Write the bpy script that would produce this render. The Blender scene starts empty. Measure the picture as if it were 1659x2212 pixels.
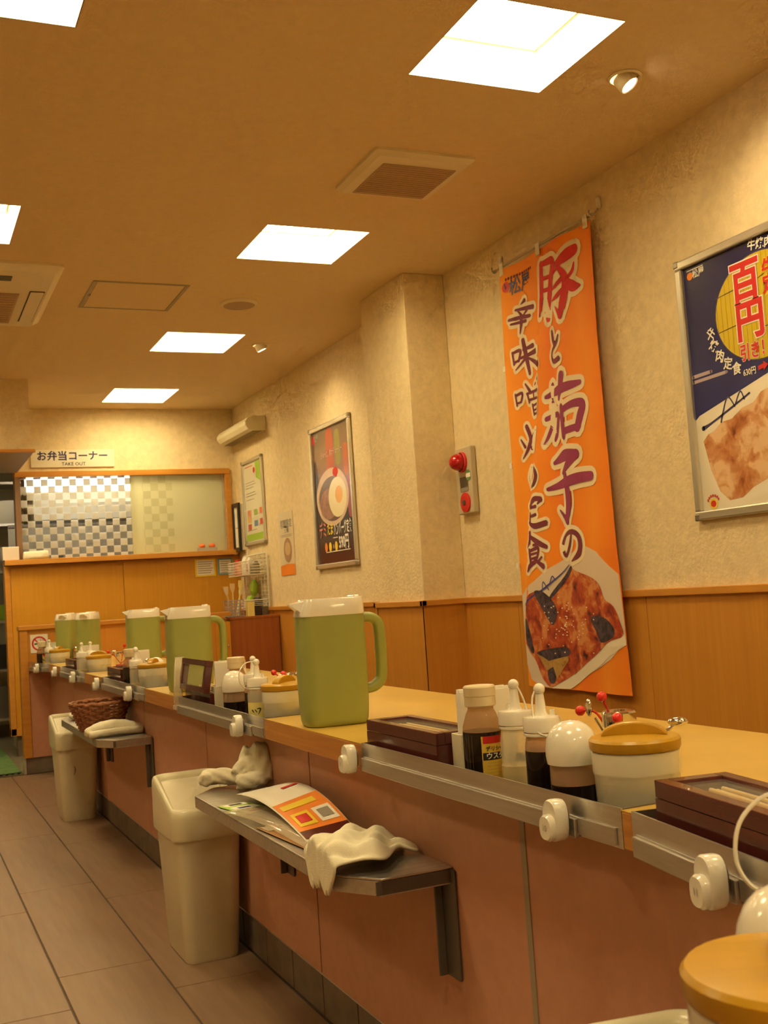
import bpy, bmesh, math, random
from mathutils import Vector, Matrix

scene = bpy.context.scene
C = scene.collection
random.seed(7)
PI = math.pi

# ------------------------------------------------------------------ camera
cam_d = bpy.data.cameras.new('camera')
cam = bpy.data.objects.new('camera', cam_d)
C.objects.link(cam)
cam_d.sensor_fit = 'HORIZONTAL'
cam_d.sensor_width = 36.0
cam_d.lens = 2401.0 / 1659.0 * 36.0
cam_d.clip_start = 0.02
yaw, pitch, roll = math.radians(24.011), math.radians(4.074), math.radians(-3.840)
fwd = Vector((math.sin(yaw) * math.cos(pitch), math.cos(yaw) * math.cos(pitch), math.sin(pitch)))
rgt = Vector((math.cos(yaw), -math.sin(yaw), 0))
upv = rgt.cross(fwd)
r2 = rgt * math.cos(roll) + upv * math.sin(roll)
u2 = -rgt * math.sin(roll) + upv * math.cos(roll)
cam.matrix_world = Matrix(((r2.x, u2.x, -fwd.x, 0), (r2.y, u2.y, -fwd.y, 0), (r2.z, u2.z, -fwd.z, 1.0), (0, 0, 0, 1)))
cam_d.dof.use_dof = True
cam_d.dof.focus_distance = 2.1
cam_d.dof.aperture_fstop = 24
scene.camera = cam

# ------------------------------------------------------------------ world, exposure, light levels
world = bpy.data.worlds.new('world')
scene.world = world
world.use_nodes = True
world.node_tree.nodes['Background'].inputs[0].default_value = (1.0, 0.72, 0.42, 1)
world.node_tree.nodes['Background'].inputs[1].default_value = 0.02
scene.view_settings.view_transform = 'Standard'
scene.view_settings.look = 'None'
scene.view_settings.gamma = 1.0
scene.view_settings.use_curve_mapping = False
scene.view_settings.exposure = 0.0
scene.cycles.max_bounces = 6
scene.cycles.diffuse_bounces = 4
scene.cycles.glossy_bounces = 3
scene.cycles.transmission_bounces = 3
scene.cycles.transparent_max_bounces = 8
scene.cycles.caustics_reflective = False
scene.cycles.caustics_refractive = False
scene.cycles.use_adaptive_sampling = True
scene.cycles.adaptive_threshold = 0.15
scene.cycles.adaptive_min_samples = 12
scene.cycles.sample_clamp_indirect = 6.0
LIGHT_COL = (1.0, 0.795, 0.415)
PANEL_STRENGTH = 28.0
SPOT_POWER = 11.0
KITCHEN_STRENGTH = 11.0

# ------------------------------------------------------------------ material helpers
MATS = {}
def nn(nt, t, loc=(0, 0)):
    n = nt.nodes.new(t); n.location = loc
    return n
def mat(name, col, rough=0.5, metal=0.0, spec=0.5, noise=0.0, nscale=(8, 8, 8), bump=0.0, bscale=60.0,
        emit=None, estr=0.0, col2=None, coat=0.0, ndetail=4.0, sub=0.0, alpha=1.0):
    m = bpy.data.materials.new(name); m.use_nodes = True
    nt = m.node_tree; b = nt.nodes['Principled BSDF']
    b.inputs['Base Color'].default_value = (*col, 1)
    b.inputs['Roughness'].default_value = rough
    b.inputs['Metallic'].default_value = metal
    b.inputs['Specular IOR Level'].default_value = spec
    b.inputs['Coat Weight'].default_value = coat
    b.inputs['Alpha'].default_value = alpha
    if sub:
        b.inputs['Subsurface Weight'].default_value = sub
        b.inputs['Subsurface Radius'].default_value = (0.02, 0.015, 0.01)
        b.inputs['Subsurface Scale'].default_value = 0.3
    if emit:
        b.inputs['Emission Color'].default_value = (*emit, 1)
        b.inputs['Emission Strength'].default_value = estr
    tc = None
    if noise or bump:
        tc = nn(nt, 'ShaderNodeTexCoord', (-900, 0))
    if noise:
        mp = nn(nt, 'ShaderNodeMapping', (-700, 0)); mp.inputs['Scale'].default_value = nscale
        nt.links.new(tc.outputs['Object'], mp.inputs['Vector'])
        tx = nn(nt, 'ShaderNodeTexNoise', (-500, 0)); tx.inputs['Scale'].default_value = 1.0
        tx.inputs['Detail'].default_value = ndetail; tx.inputs['Roughness'].default_value = 0.6
        nt.links.new(mp.outputs['Vector'], tx.inputs['Vector'])
        cr = nn(nt, 'ShaderNodeValToRGB', (-300, 0))
        c2 = col2 if col2 else tuple(max(0, c * (1 - noise)) for c in col)
        c1 = tuple(min(1, c * (1 + noise * 0.5)) for c in col) if not col2 else col
        cr.color_ramp.elements[0].position = 0.3; cr.color_ramp.elements[0].color = (*c2, 1)
        cr.color_ramp.elements[1].position = 0.7; cr.color_ramp.elements[1].color = (*c1, 1)
        nt.links.new(tx.outputs['Fac'], cr.inputs['Fac'])
        nt.links.new(cr.outputs['Color'], b.inputs['Base Color'])
    if bump:
        tb = nn(nt, 'ShaderNodeTexNoise', (-500, -300)); tb.inputs['Scale'].default_value = bscale
        tb.inputs['Detail'].default_value = 3.0
        nt.links.new(tc.outputs['Object'], tb.inputs['Vector'])
        bp = nn(nt, 'ShaderNodeBump', (-250, -300)); bp.inputs['Strength'].default_value = bump
        bp.inputs['Distance'].default_value = 0.004
        nt.links.new(tb.outputs['Fac'], bp.inputs['Height'])
        nt.links.new(bp.outputs['Normal'], b.inputs['Normal'])
    MATS[name] = m
    return m
def clear_mat(name, tint, body, fac, rough=0.08):
    """thin clear plastic or glass: partly transparent shell with a glossy skin"""
    m = bpy.data.materials.new(name); m.use_nodes = True
    nt = m.node_tree; b = nt.nodes['Principled BSDF']; out = nt.nodes['Material Output']
    b.inputs['Base Color'].default_value = (*body, 1); b.inputs['Roughness'].default_value = rough
    t = nn(nt, 'ShaderNodeBsdfTransparent', (0, -300)); t.inputs[0].default_value = (*tint, 1)
    mx = nn(nt, 'ShaderNodeMixShader', (300, 0)); mx.inputs[0].default_value = fac
    nt.links.new(t.outputs[0], mx.inputs[1]); nt.links.new(b.outputs[0], mx.inputs[2])
    nt.links.new(mx.outputs[0], out.inputs['Surface'])
    MATS[name] = m
    return m
def emit_mat(name, col, strength):
    m = bpy.data.materials.new(name); m.use_nodes = True
    nt = m.node_tree; nt.nodes.remove(nt.nodes['Principled BSDF'])
    e = nn(nt, 'ShaderNodeEmission'); e.inputs[0].default_value = (*col, 1); e.inputs[1].default_value = strength
    nt.links.new(e.outputs[0], nt.nodes['Material Output'].inputs['Surface'])
    MATS[name] = m
    return m
def voronoi_mat(name, cols, scale, rough=0.4, stretch=(1, 1, 1), distort=0.6, bump=0.0):
    """mottled print (food photographs)"""
    m = bpy.data.materials.new(name); m.use_nodes = True
    nt = m.node_tree; b = nt.nodes['Principled BSDF']; b.inputs['Roughness'].default_value = rough
    tc = nn(nt, 'ShaderNodeTexCoord'); mp = nn(nt, 'ShaderNodeMapping'); mp.inputs['Scale'].default_value = stretch
    nt.links.new(tc.outputs['Object'], mp.inputs['Vector'])
    nz = nn(nt, 'ShaderNodeTexNoise'); nz.inputs['Scale'].default_value = scale * 0.8; nz.inputs['Detail'].default_value = 3
    nt.links.new(mp.outputs[0], nz.inputs['Vector'])
    ad = nn(nt, 'ShaderNodeMixRGB'); ad.blend_type = 'ADD'; ad.inputs[0].default_value = distort / scale * 3
    nt.links.new(mp.outputs[0], ad.inputs[1]); nt.links.new(nz.outputs['Color'], ad.inputs[2])
    v = nn(nt, 'ShaderNodeTexVoronoi'); v.inputs['Scale'].default_value = scale; v.feature = 'SMOOTH_F1'
    nt.links.new(ad.outputs[0], v.inputs['Vector'])
    n2 = nn(nt, 'ShaderNodeTexNoise'); n2.inputs['Scale'].default_value = scale * 2.2; n2.inputs['Detail'].default_value = 5
    nt.links.new(ad.outputs[0], n2.inputs['Vector'])
    mx = nn(nt, 'ShaderNodeMath'); mx.operation = 'MULTIPLY_ADD'; mx.inputs[1].default_value = 0.55; 
    nt.links.new(v.outputs['Distance'], mx.inputs[0])
    hf = nn(nt, 'ShaderNodeMath'); hf.operation = 'MULTIPLY'; hf.inputs[1].default_value = 0.75
    nt.links.new(n2.outputs['Fac'], hf.inputs[0]); nt.links.new(hf.outputs[0], mx.inputs[2])
    cr = nn(nt, 'ShaderNodeValToRGB')
    el = cr.color_ramp.elements
    while len(el) < len(cols): el.new(0.5)
    for i, c in enumerate(cols):
        el[i].position = 0.30 + 0.42 * i / (len(cols) - 1); el[i].color = (*c, 1)
    nt.links.new(mx.outputs[0], cr.inputs['Fac']); nt.links.new(cr.outputs['Color'], b.inputs['Base Color'])
    MATS[name] = m
    return m
def ramp_mat(name, axis, lo, hi, stops, rough=0.4, noise=0.0, nscale=6.0):
    """printed colour gradient along a local axis between lo and hi"""
    m = bpy.data.materials.new(name); m.use_nodes = True
    nt = m.node_tree; b = nt.nodes['Principled BSDF']; b.inputs['Roughness'].default_value = rough
    tc = nn(nt, 'ShaderNodeTexCoord'); sp = nn(nt, 'ShaderNodeSeparateXYZ')
    nt.links.new(tc.outputs['Object'], sp.inputs[0])
    mr = nn(nt, 'ShaderNodeMapRange'); mr.inputs['From Min'].default_value = lo; mr.inputs['From Max'].default_value = hi
    nt.links.new(sp.outputs[axis], mr.inputs['Value'])
    src = mr.outputs['Result']
    if noise:
        nz = nn(nt, 'ShaderNodeTexNoise'); nz.inputs['Scale'].default_value = nscale; nz.inputs['Detail'].default_value = 2
        nt.links.new(tc.outputs['Object'], nz.inputs['Vector'])
        a = nn(nt, 'ShaderNodeMath'); a.operation = 'MULTIPLY_ADD'; a.inputs[1].default_value = noise
        nt.links.new(nz.outputs['Fac'], a.inputs[0]); nt.links.new(src, a.inputs[2])
        s = nn(nt, 'ShaderNodeMath'); s.operation = 'SUBTRACT'; s.inputs[1].default_value = noise / 2
        nt.links.new(a.outputs[0], s.inputs[0]); src = s.outputs[0]
    cr = nn(nt, 'ShaderNodeValToRGB'); el = cr.color_ramp.elements
    while len(el) < len(stops): el.new(0.5)
    for i, (p, c) in enumerate(stops):
        el[i].position = p; el[i].color = (*c, 1)
    nt.links.new(src, cr.inputs['Fac']); nt.links.new(cr.outputs['Color'], b.inputs['Base Color'])
    MATS[name] = m
    return m
def srgb(r, g, b):
    f = lambda c: (c / 255 / 12.92) if c <= 10 else ((c / 255 + 0.055) / 1.055) ** 2.4
    return (f(r), f(g), f(b))

# materials
wallpaper = mat('wallpaper', (0.80, 0.655, 0.40), 0.75, noise=0.10, nscale=(28, 28, 28), bump=0.5, bscale=75)
ceiling_m = mat('ceiling_paper', (0.80, 0.64, 0.40), 0.85, noise=0.04, nscale=(40, 40, 40), bump=0.2, bscale=150)
def wood(name, c, dark, vertical=True, rough=0.38):
    return mat(name, c, rough, noise=0.4, nscale=((60, 60, 2.2) if vertical else (2.2, 60, 60)), col2=dark, ndetail=5)
woodv = wood('wood_vertical', (0.62, 0.275, 0.040), (0.55, 0.235, 0.033))
woodv_far = wood('wood_partition', (0.64, 0.305, 0.024), (0.59, 0.27, 0.019))
woodh = mat('wood_rail', (0.64, 0.29, 0.045), 0.35, noise=0.3, nscale=(3, 3, 40), col2=(0.54, 0.23, 0.033))
wood_edge = mat('wood_edge', (0.60, 0.27, 0.06), 0.4, noise=0.3, nscale=(2.5, 2.5, 90), col2=(0.42, 0.165, 0.035))
cabinet_red = wood('cabinet_wood', (0.40, 0.125, 0.03), (0.30, 0.085, 0.02))
laminate = mat('counter_laminate', (0.68, 0.43, 0.085), 0.28, noise=0.12, nscale=(5, 5, 5), coat=0.2)
panel_m = mat('counter_panel', (0.58, 0.29, 0.185), 0.55, noise=0.06, nscale=(30, 30, 30))
seam_m = mat('seam_strip', (0.34, 0.28, 0.20), 0.45)
kick_m = mat('kick_tile', (0.20, 0.15, 0.115), 0.5, noise=0.25, nscale=(14, 14, 14))
grout_m = mat('grout', (0.10, 0.07, 0.05), 0.8)
tile_m = mat('floor_tile', (0.285, 0.178, 0.105), 0.42, noise=0.35, nscale=(42, 3.0, 30), col2=(0.22, 0.132, 0.078), ndetail=6)
steel = mat('stainless', (0.70, 0.66, 0.60), 0.30, metal=0.9, noise=0.15, nscale=(3, 80, 80))
steel_lo = mat('stainless_rail', (0.58, 0.54, 0.49), 0.38, metal=0.85, noise=0.15, nscale=(4, 90, 90))
steel_dark = mat('steel_dark', (0.16, 0.14, 0.12), 0.45, metal=0.6)
chrome = mat('chrome', (0.75, 0.72, 0.66), 0.12, metal=1.0)
alu = mat('aluminium', (0.72, 0.69, 0.60), 0.3, metal=0.75)
alu_dark = mat('aluminium_corner', (0.35, 0.32, 0.26), 0.35, metal=0.8)
white_pl = mat('white_plastic', (0.84, 0.80, 0.70), 0.16, coat=0.5)
cream_pl = mat('cream_plastic', (0.78, 0.72, 0.55), 0.3)
can_m = mat('can_plastic', (0.70, 0.64, 0.47), 0.35, noise=0.05, nscale=(9, 9, 9))
can_lid_m = mat('can_lid_plastic', (0.72, 0.67, 0.47), 0.25)
pitch_m = mat('pitcher_green', (0.33, 0.37, 0.095), 0.42, noise=0.04, nscale=(14, 14, 14))
ceram = mat('ceramic', (0.80, 0.77, 0.62), 0.18, coat=0.3)
ochre = mat('ochre_lid', (0.53, 0.29, 0.014), 0.32, noise=0.12, nscale=(40, 6, 6))
tan_cap = mat('tan_cap', (0.70, 0.58, 0.36), 0.4)
red_pl = mat('red_plastic', (0.75, 0.035, 0.02), 0.25)
clear_pl = clear_mat('clear_plastic', (0.97, 0.95, 0.88), (0.85, 0.80, 0.68), 0.40)
clear_brown = clear_mat('soy_stained_plastic', (0.90, 0.72, 0.52), (0.62, 0.40, 0.25), 0.55, 0.15)
sauce_gl = clear_mat('sauce_glass', (0.82, 0.62, 0.40), (0.70, 0.52, 0.34), 0.25, 0.04)
clear_gl = clear_mat('clear_glass', (0.97, 0.96, 0.90), (0.80, 0.78, 0.70), 0.12, 0.04)
film_m = clear_mat('clear_film', (0.95, 0.92, 0.85), (0.80, 0.70, 0.55), 0.38, 0.05)
soy = mat('soy_sauce', (0.012, 0.006, 0.005), 0.12)
soy_thin = mat('soy_residue', (0.20, 0.08, 0.04), 0.25)
dress = mat('dressing', (0.74, 0.60, 0.30), 0.35)
lacquer = mat('lacquer', (0.105, 0.022, 0.018), 0.22, noise=0.2, nscale=(4, 50, 50), coat=0.4)
box_in = mat('box_dark', (0.03, 0.016, 0.014), 0.5)
tray_in = mat('tray_inside', (0.22, 0.19, 0.16), 0.4, metal=0.7)
stickwood = mat('chopstick_wood', (0.70, 0.52, 0.28), 0.5)
paper = mat('paper', (0.84, 0.80, 0.70), 0.7)
cloth = mat('towel_cloth', (0.80, 0.74, 0.56), 0.95, noise=0.06, nscale=(20, 20, 20), bump=0.25, bscale=500)
wicker = mat('wicker', (0.33, 0.115, 0.035), 0.55, noise=0.35, nscale=(60, 60, 60))
black_pl = mat('black_plastic', (0.02, 0.018, 0.018), 0.35)
dark_line = mat('dark_line', (0.05, 0.035, 0.025), 0.8)
label_y = mat('label_yellow', (0.80, 0.55, 0.07), 0.4)
label_pale = mat('label_pale_yellow', (0.80, 0.70, 0.25), 0.6)
ink_black = mat('ink_black', (0.02, 0.015, 0.015), 0.5)
ink_red = mat('ink_red', (0.62, 0.02, 0.015), 0.5)
ink_white = mat('ink_white', (0.86, 0.83, 0.74), 0.5)
ink_navy = mat('ink_navy', (0.035, 0.03, 0.12), 0.5)
ink_green = mat('ink_green', (0.35, 0.55, 0.05), 0.5)
ink_orange = mat('ink_orange', (0.85, 0.25, 0.02), 0.5)
ink_blue = mat('ink_blue', (0.06, 0.06, 0.32), 0.5)
ink_yellow = mat('ink_yellow', (0.85, 0.62, 0.03), 0.5)
ink_grey = mat('ink_grey', (0.30, 0.27, 0.22), 0.6)
vent_m = mat('vent_grille', (0.50, 0.36, 0.24), 0.7)
fix_m = mat('fixture_white', (0.82, 0.74, 0.56), 0.5)
frame_grey = mat('hatch_frame', (0.40, 0.35, 0.24), 0.5, metal=0.4)
panel_emit = emit_mat('lamp_panel', LIGHT_COL, PANEL_STRENGTH)
recess_m = mat('lamp_recess', (0.90, 0.86, 0.74), 0.5)
green_mat = mat('green_mat', (0.10, 0.20, 0.06), 0.8, noise=0.35, nscale=(18, 18, 18))

# ------------------------------------------------------------------ mesh helpers
class M:
    def __init__(s): s.v = []; s.f = []; s.sm = []
    def add(s, vs, fs, smooth=False):
        o = len(s.v); s.v += [tuple(p) for p in vs]
        for f in fs: s.f.append(tuple(i + o for i in f)); s.sm.append(smooth)
        return s
    def box(s, x0, x1, y0, y1, z0, z1):
        v = [(x0, y0, z0), (x1, y0, z0), (x1, y1, z0), (x0, y1, z0), (x0, y0, z1), (x1, y0, z1), (x1, y1, z1), (x0, y1, z1)]
        return s.add(v, [(0, 3, 2, 1), (4, 5, 6, 7), (0, 1, 5, 4), (1, 2, 6, 5), (2, 3, 7, 6), (3, 0, 4, 7)])
    def prism(s, poly, a0, a1, plane='xy'):
        """polygon (counter-clockwise) pushed from a0 to a1 along the third axis"""
        n = len(poly)
        if plane == 'xy': mk = lambda p, a: (p[0], p[1], a)
        elif plane == 'xz': mk = lambda p, a: (p[0], a, p[1])
        else: mk = lambda p, a: (a, p[0], p[1])
        v = [mk(p, a0) for p in poly] + [mk(p, a1) for p in poly]
        fs = [tuple(range(n - 1, -1, -1)), tuple(range(n, 2 * n))]
        fs += [(i, (i + 1) % n, n + (i + 1) % n, n + i) for i in range(n)]
        if plane == 'xz': fs = [tuple(reversed(f)) for f in fs]
        return s.add(v, fs)
    def sheet(s, poly, d=0.0):
        """flat polygon in the local xz plane facing -y"""
        return s.add([(p[0], d, p[1]) for p in poly], [tuple(range(len(poly)))])
    def loft(s, rings, caps=True, smooth=True):
        n = len(rings[0]); o = len(s.v)
        v = [p for r in rings for p in r]
        fs = []
        for k in range(len(rings) - 1):
            for i in range(n):
                j = (i + 1) % n
                fs.append((k * n + i, k * n + j, (k + 1) * n + j, (k + 1) * n + i))
        s.add(v, fs, smooth)
        if caps:
            s.add([], [])
            s.f.append(tuple(o + i for i in range(n - 1, -1, -1))); s.sm.append(False)
            s.f.append(tuple(o + (len(rings) - 1) * n + i for i in range(n))); s.sm.append(False)
        return s
    def lathe(s, prof, n=24, c=(0, 0, 0), a0=0.0, a1=2 * PI, smooth=True):
        full = abs(a1 - a0 - 2 * PI) < 1e-6
        m = n if full else n + 1
        v = []
        for r, z in prof:
            for i in range(m):
                a = a0 + (a1 - a0) * i / n
                v.append((c[0] + r * math.cos(a), c[1] + r * math.sin(a), c[2] + z))
        fs = []
        for k in range(len(prof) - 1):
            for i in range(n):
                j = (i + 1) % m
                fs.append((k * m + i, k * m + j, (k + 1) * m + j, (k + 1) * m + i))
        return s.add(v, fs, smooth)
    def tube(s, pts, rad, n=8, closed=False):
        pts = [Vector(p) for p in pts]; k = len(pts)
        rings = []; prev = None
        for i, p in enumerate(pts):
            a = pts[(i - 1) % k] if (closed or i > 0) else p
            b = pts[(i + 1) % k] if (closed or i < k - 1) else p
            t = (b - a).normalized()
            if prev is None:
                up = Vector((0, 0, 1)) if abs(t.z) < 0.9 else Vector((1, 0, 0))
                e1 = t.cross(up).normalized()
            else:
                e1 = (prev - t * prev.dot(t)).normalized()
            prev = e1; e2 = t.cross(e1)
            r = rad(i / max(1, k - 1)) if callable(rad) else rad
            rings.append([p + (e1 * math.cos(2 * PI * j / n) + e2 * math.sin(2 * PI * j / n)) * r for j in range(n)])
        if closed:
            rings.append(rings[0]); return s.loft(rings, False)
        return s.loft(rings, True)
    def ball(s, c, r, n=12, sc=(1, 1, 1)):
        rings = []
        prof = [(max(1e-4, math.sin(PI * k / n)), -math.cos(PI * k / n)) for k in range(n + 1)]
        v = []
        fs = []
        m = n * 2
        for a, z in prof:
            for i in range(m):
                t = 2 * PI * i / m
                v.append((c[0] + a * math.cos(t) * r * sc[0], c[1] + a * math.sin(t) * r * sc[1], c[2] + z * r * sc[2]))
        for k in range(n):
            for i in range(m):
                j = (i + 1) % m
                fs.append((k * m + i, k * m + j, (k + 1) * m + j, (k + 1) * m + i))
        return s.add(v, fs, True)
    def grid(s, fn, nu, nv, smooth=True):
        v = [fn(i / nu, j / nv) for j in range(nv + 1) for i in range(nu + 1)]
        w = nu + 1
        fs = [(j * w + i, j * w + i + 1, (j + 1) * w + i + 1, (j + 1) * w + i) for j in range(nv) for i in range(nu)]
        return s.add(v, fs, smooth)
    def mesh(s, name):
        me = bpy.data.meshes.new(name); me.from_pydata(s.v, [], s.f)
        me.polygons.foreach_set('use_smooth', s.sm); me.update()
        return me
    def build(s, name, m, parent=None, loc=(0, 0, 0), rz=0.0, bevel=0.0, solid=0.0, sharp=35, seg=2, kind=None):
        me = s.mesh(name)
        me.materials.append(m)
        if any(s.sm): me.set_sharp_from_angle(angle=math.radians(sharp))
        o = bpy.data.objects.new(name, me); C.objects.link(o)
        o.location = loc; o.rotation_euler = (0, 0, rz)
        if parent: o.parent = parent
        if solid:
            md = o.modifiers.new('thickness', 'SOLIDIFY'); md.thickness = solid; md.offset = 0
        if bevel:
            md = o.modifiers.new('bevel', 'BEVEL'); md.width = bevel; md.segments = seg; md.limit_method = 'ANGLE'
            md.angle_limit = math.radians(40)
        if kind: o['kind'] = kind
        return o
def rrect(w, d, r, z, cx=0.0, cy=0.0, k=5):
    """rounded rectangle ring"""
    pts = []
    r = min(r, w / 2 - 1e-4, d / 2 - 1e-4)
    for q, (sx, sy) in enumerate(((1, 1), (-1, 1), (-1, -1), (1, -1))):
        for i in range(k + 1):
            a = q * PI / 2 + PI / 2 * i / k
            pts.append((cx + sx * (w / 2 - r) + r * math.cos(a), cy + sy * (d / 2 - r) + r * math.sin(a), z))
    return pts
def thing(name, label, cat, loc=(0, 0, 0), rz=0.0, group=None):
    o = bpy.data.objects.new(name, None); C.objects.link(o)
    o.empty_display_size = 0.1
    o.location = loc; o.rotation_euler = (0, 0, rz); o['label'] = label; o['category'] = cat
    if group: o['group'] = group
    return o
def tag(o, label, cat, group=None):
    o['label'] = label; o['category'] = cat
    if group: o['group'] = group
    return o
def struct(o):
    o['kind'] = 'structure'; return o
def clone(o, parent=None):
    c = o.copy(); C.objects.link(c)
    if parent: c.parent = parent
    for ch in list(o.children): clone(ch, c)
    return c
WALL = -PI / 2      # things on the right wall: local x runs towards the viewer, -y into the room

# lettering: text as thin flat mesh facing local -y
_tc = {}
def glyphs(body, bold=0.0):
    key = (body, round(bold, 3))
    if key in _tc: return _tc[key]
    cu = bpy.data.curves.new('lettering', 'FONT'); cu.body = body; cu.size = 1.0; cu.offset = bold
    cu.align_x = 'CENTER'; cu.align_y = 'CENTER'; cu.resolution_u = 2
    ob = bpy.data.objects.new('lettering', cu); C.objects.link(ob)
    bpy.context.view_layer.update()
    me = bpy.data.meshes.new_from_object(ob.evaluated_get(bpy.context.evaluated_depsgraph_get()))
    vs = [(v.co.x, v.co.y) for v in me.vertices]; fs = [tuple(p.vertices) for p in me.polygons]
    bpy.data.objects.remove(ob); bpy.data.curves.remove(cu); bpy.data.meshes.remove(me)
    _tc[key] = (vs, fs)
    return vs, fs
def text(body, size, m, parent, u, v, d=-0.001, bold=0.0, rot=0.0, sx=1.0, name='lettering', warp=None, outline=None, om=None):
    if outline:
        text(body, size, om, parent, u, v, d + 0.0004, bold + outline, rot, sx, name + '_outline', warp)
    vs, fs = glyphs(body, bold)
    if not vs: return None
    c, s = math.cos(rot), math.sin(rot)
    pts = []
    for x, y in vs:
        x *= size * sx; y *= size
        x, y = x * c - y * s + u, x * s + y * c + v
        pts.append(warp(x, d, y) if warp else (x, d, y))
    q = M().add(pts, fs)
    return q.build(name, m, parent)
def disc(u, v, ru, rv, d, n=28, a0=0.0, a1=2 * PI):
    pts = [(u + ru * math.cos(a0 + (a1 - a0) * i / n), v + rv * math.sin(a0 + (a1 - a0) * i / n)) for i in range(n)]
    return M().sheet(pts, d)
def catmull(pts, k=6):
    out = []
    n = len(pts)
    if n < 3:
        a, b = pts[0], pts[-1]
        return [tuple(x + (y - x) * i / k for x, y in zip(a, b)) for i in range(k + 1)]
    for i in range(n - 1):
        p0 = pts[max(0, i - 1)]; p1 = pts[i]; p2 = pts[i + 1]; p3 = pts[min(n - 1, i + 2)]
        for j in range(k):
            t = j / k
            out.append(tuple(0.5 * (2 * b + (c - a) * t + (2 * a - 5 * b + 4 * c - d) * t * t + (-a + 3 * b - 3 * c + d) * t ** 3)
                             for a, b, c, d in zip(p0, p1, p2, p3)))
    out.append(tuple(pts[-1]))
    return out
def brush(strokes, grow=0.0, wf=1.0, d=-0.001, warp=None):
    """brush-written strokes: ribbons of varying width with rounded ends"""
    q = M()
    for st in strokes:
        pts = catmull(st)
        L = []; R = []
        for i, (x, y, w) in enumerate(pts):
            a = pts[max(0, i - 1)]; b = pts[min(len(pts) - 1, i + 1)]
            dx, dy = b[0] - a[0], b[1] - a[1]; l = math.hypot(dx, dy) or 1
            h = w * wf / 2 + grow
            L.append((x - dy / l * h, y + dx / l * h)); R.append((x + dy / l * h, y - dx / l * h))
        vs = []; fs = []
        for l, r in zip(L, R): vs += [l, r]
        for i in range(len(L) - 1): fs.append((2 * i, 2 * i + 1, 2 * i + 3, 2 * i + 2))
        for e in (0, -1):
            x, y, w = pts[e]; h = w * wf / 2 + grow
            o = len(vs); vs += [(x + h * math.cos(2 * PI * i / 10), y + h * math.sin(2 * PI * i / 10)) for i in range(10)]
            fs.append(tuple(o + i for i in range(10)))
        q.add([warp(x, d, y) if warp else (x, d, y) for x, y in vs], fs)
    return q

# ================================================================== SETTING
CE = 2.51          # ceiling height
WX = 2.49          # right wall plane
FY = 8.41          # far wall plane
LIGHTS = []
for (y0, y1) in ((-1.22, -0.77), (0.58, 1.03), (2.385, 2.835), (4.185, 4.64), (6.0, 6.475), (7.62, 8.14)):
    LIGHTS.append((1.435, 1.885, y0, y1))
    if y1 < 7: LIGHTS.append((0.03, 0.48, y0, y1)); LIGHTS.append((-1.375, -0.925, y0, y1)) if y0 in (-1.22, 2.385, 6.0) else None  # unseen leftmost row added to light the counter panels, thinned to keep shadows

# floor: grout bed with plank tiles
floor = struct(M().box(-2.6, 3.0, -2.2, 12.0, -0.06, -0.004).build('floor', grout_m))
colx = [0.905 - 0.2625 * k for k in range(0, 12)]
tile_meshes = {}
for ci in range(len(colx) - 1):
    x1, x0 = colx[ci], colx[ci + 1]
    off = 3.27 if ci % 2 == 1 else 2.995
    y = off - 1.045 * 4
    while y < 7.40:
        y1 = min(y + 1.045, 7.43)
        if y1 > -1.0:
            key = round(y1 - y, 3)
            if key not in tile_meshes:
                q = M().box(0.0025, 0.26, 0.0025, key - 0.0025, -0.012, 0.0)
                o = q.build('floor_tile', tile_m, floor, (x0, y, 0), bevel=0.0015, seg=1)
                tile_meshes[key] = o
            else:
                o = tile_meshes[key].copy(); C.objects.link(o); o.location = (x0, y, 0)
        y += 1.045
# customer side floor (behind the counter) and kitchen floor
struct(M().box(0.93, 2.49, -2.0, 7.45, -0.004, 0.0).build('floor', tile_m))
struct(M().box(-2.5, 3.0, 7.47, 12.0, -0.004, 0.002).build('floor', mat('kitchen_floor', (0.16, 0.13, 0.08), 0.6, noise=0.2)))

# ceiling with openings for the recessed lamps
xs = sorted({-2.6, 3.0} | {a for l in LIGHTS for a in l[:2]})
ys = sorted({-2.2, 12.0} | {a for l in LIGHTS for a in l[2:]})
q = M()
for i in range(len(xs) - 1):
    for j in range(len(ys) - 1):
        cx, cy = (xs[i] + xs[i + 1]) / 2, (ys[j] + ys[j + 1]) / 2
        if any(l[0] < cx < l[1] and l[2] < cy < l[3] for l in LIGHTS): continue
        q.add([(xs[i], ys[j], CE), (xs[i], ys[j + 1], CE), (xs[i + 1], ys[j + 1], CE), (xs[i + 1], ys[j], CE)], [(0, 1, 2, 3)])
struct(q.build('ceiling', ceiling_m))
struct(M().box(-2.6, 3.0, -2.2, 12.0, CE + 0.26, CE + 0.32).build('ceiling', ceiling_m))

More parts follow.
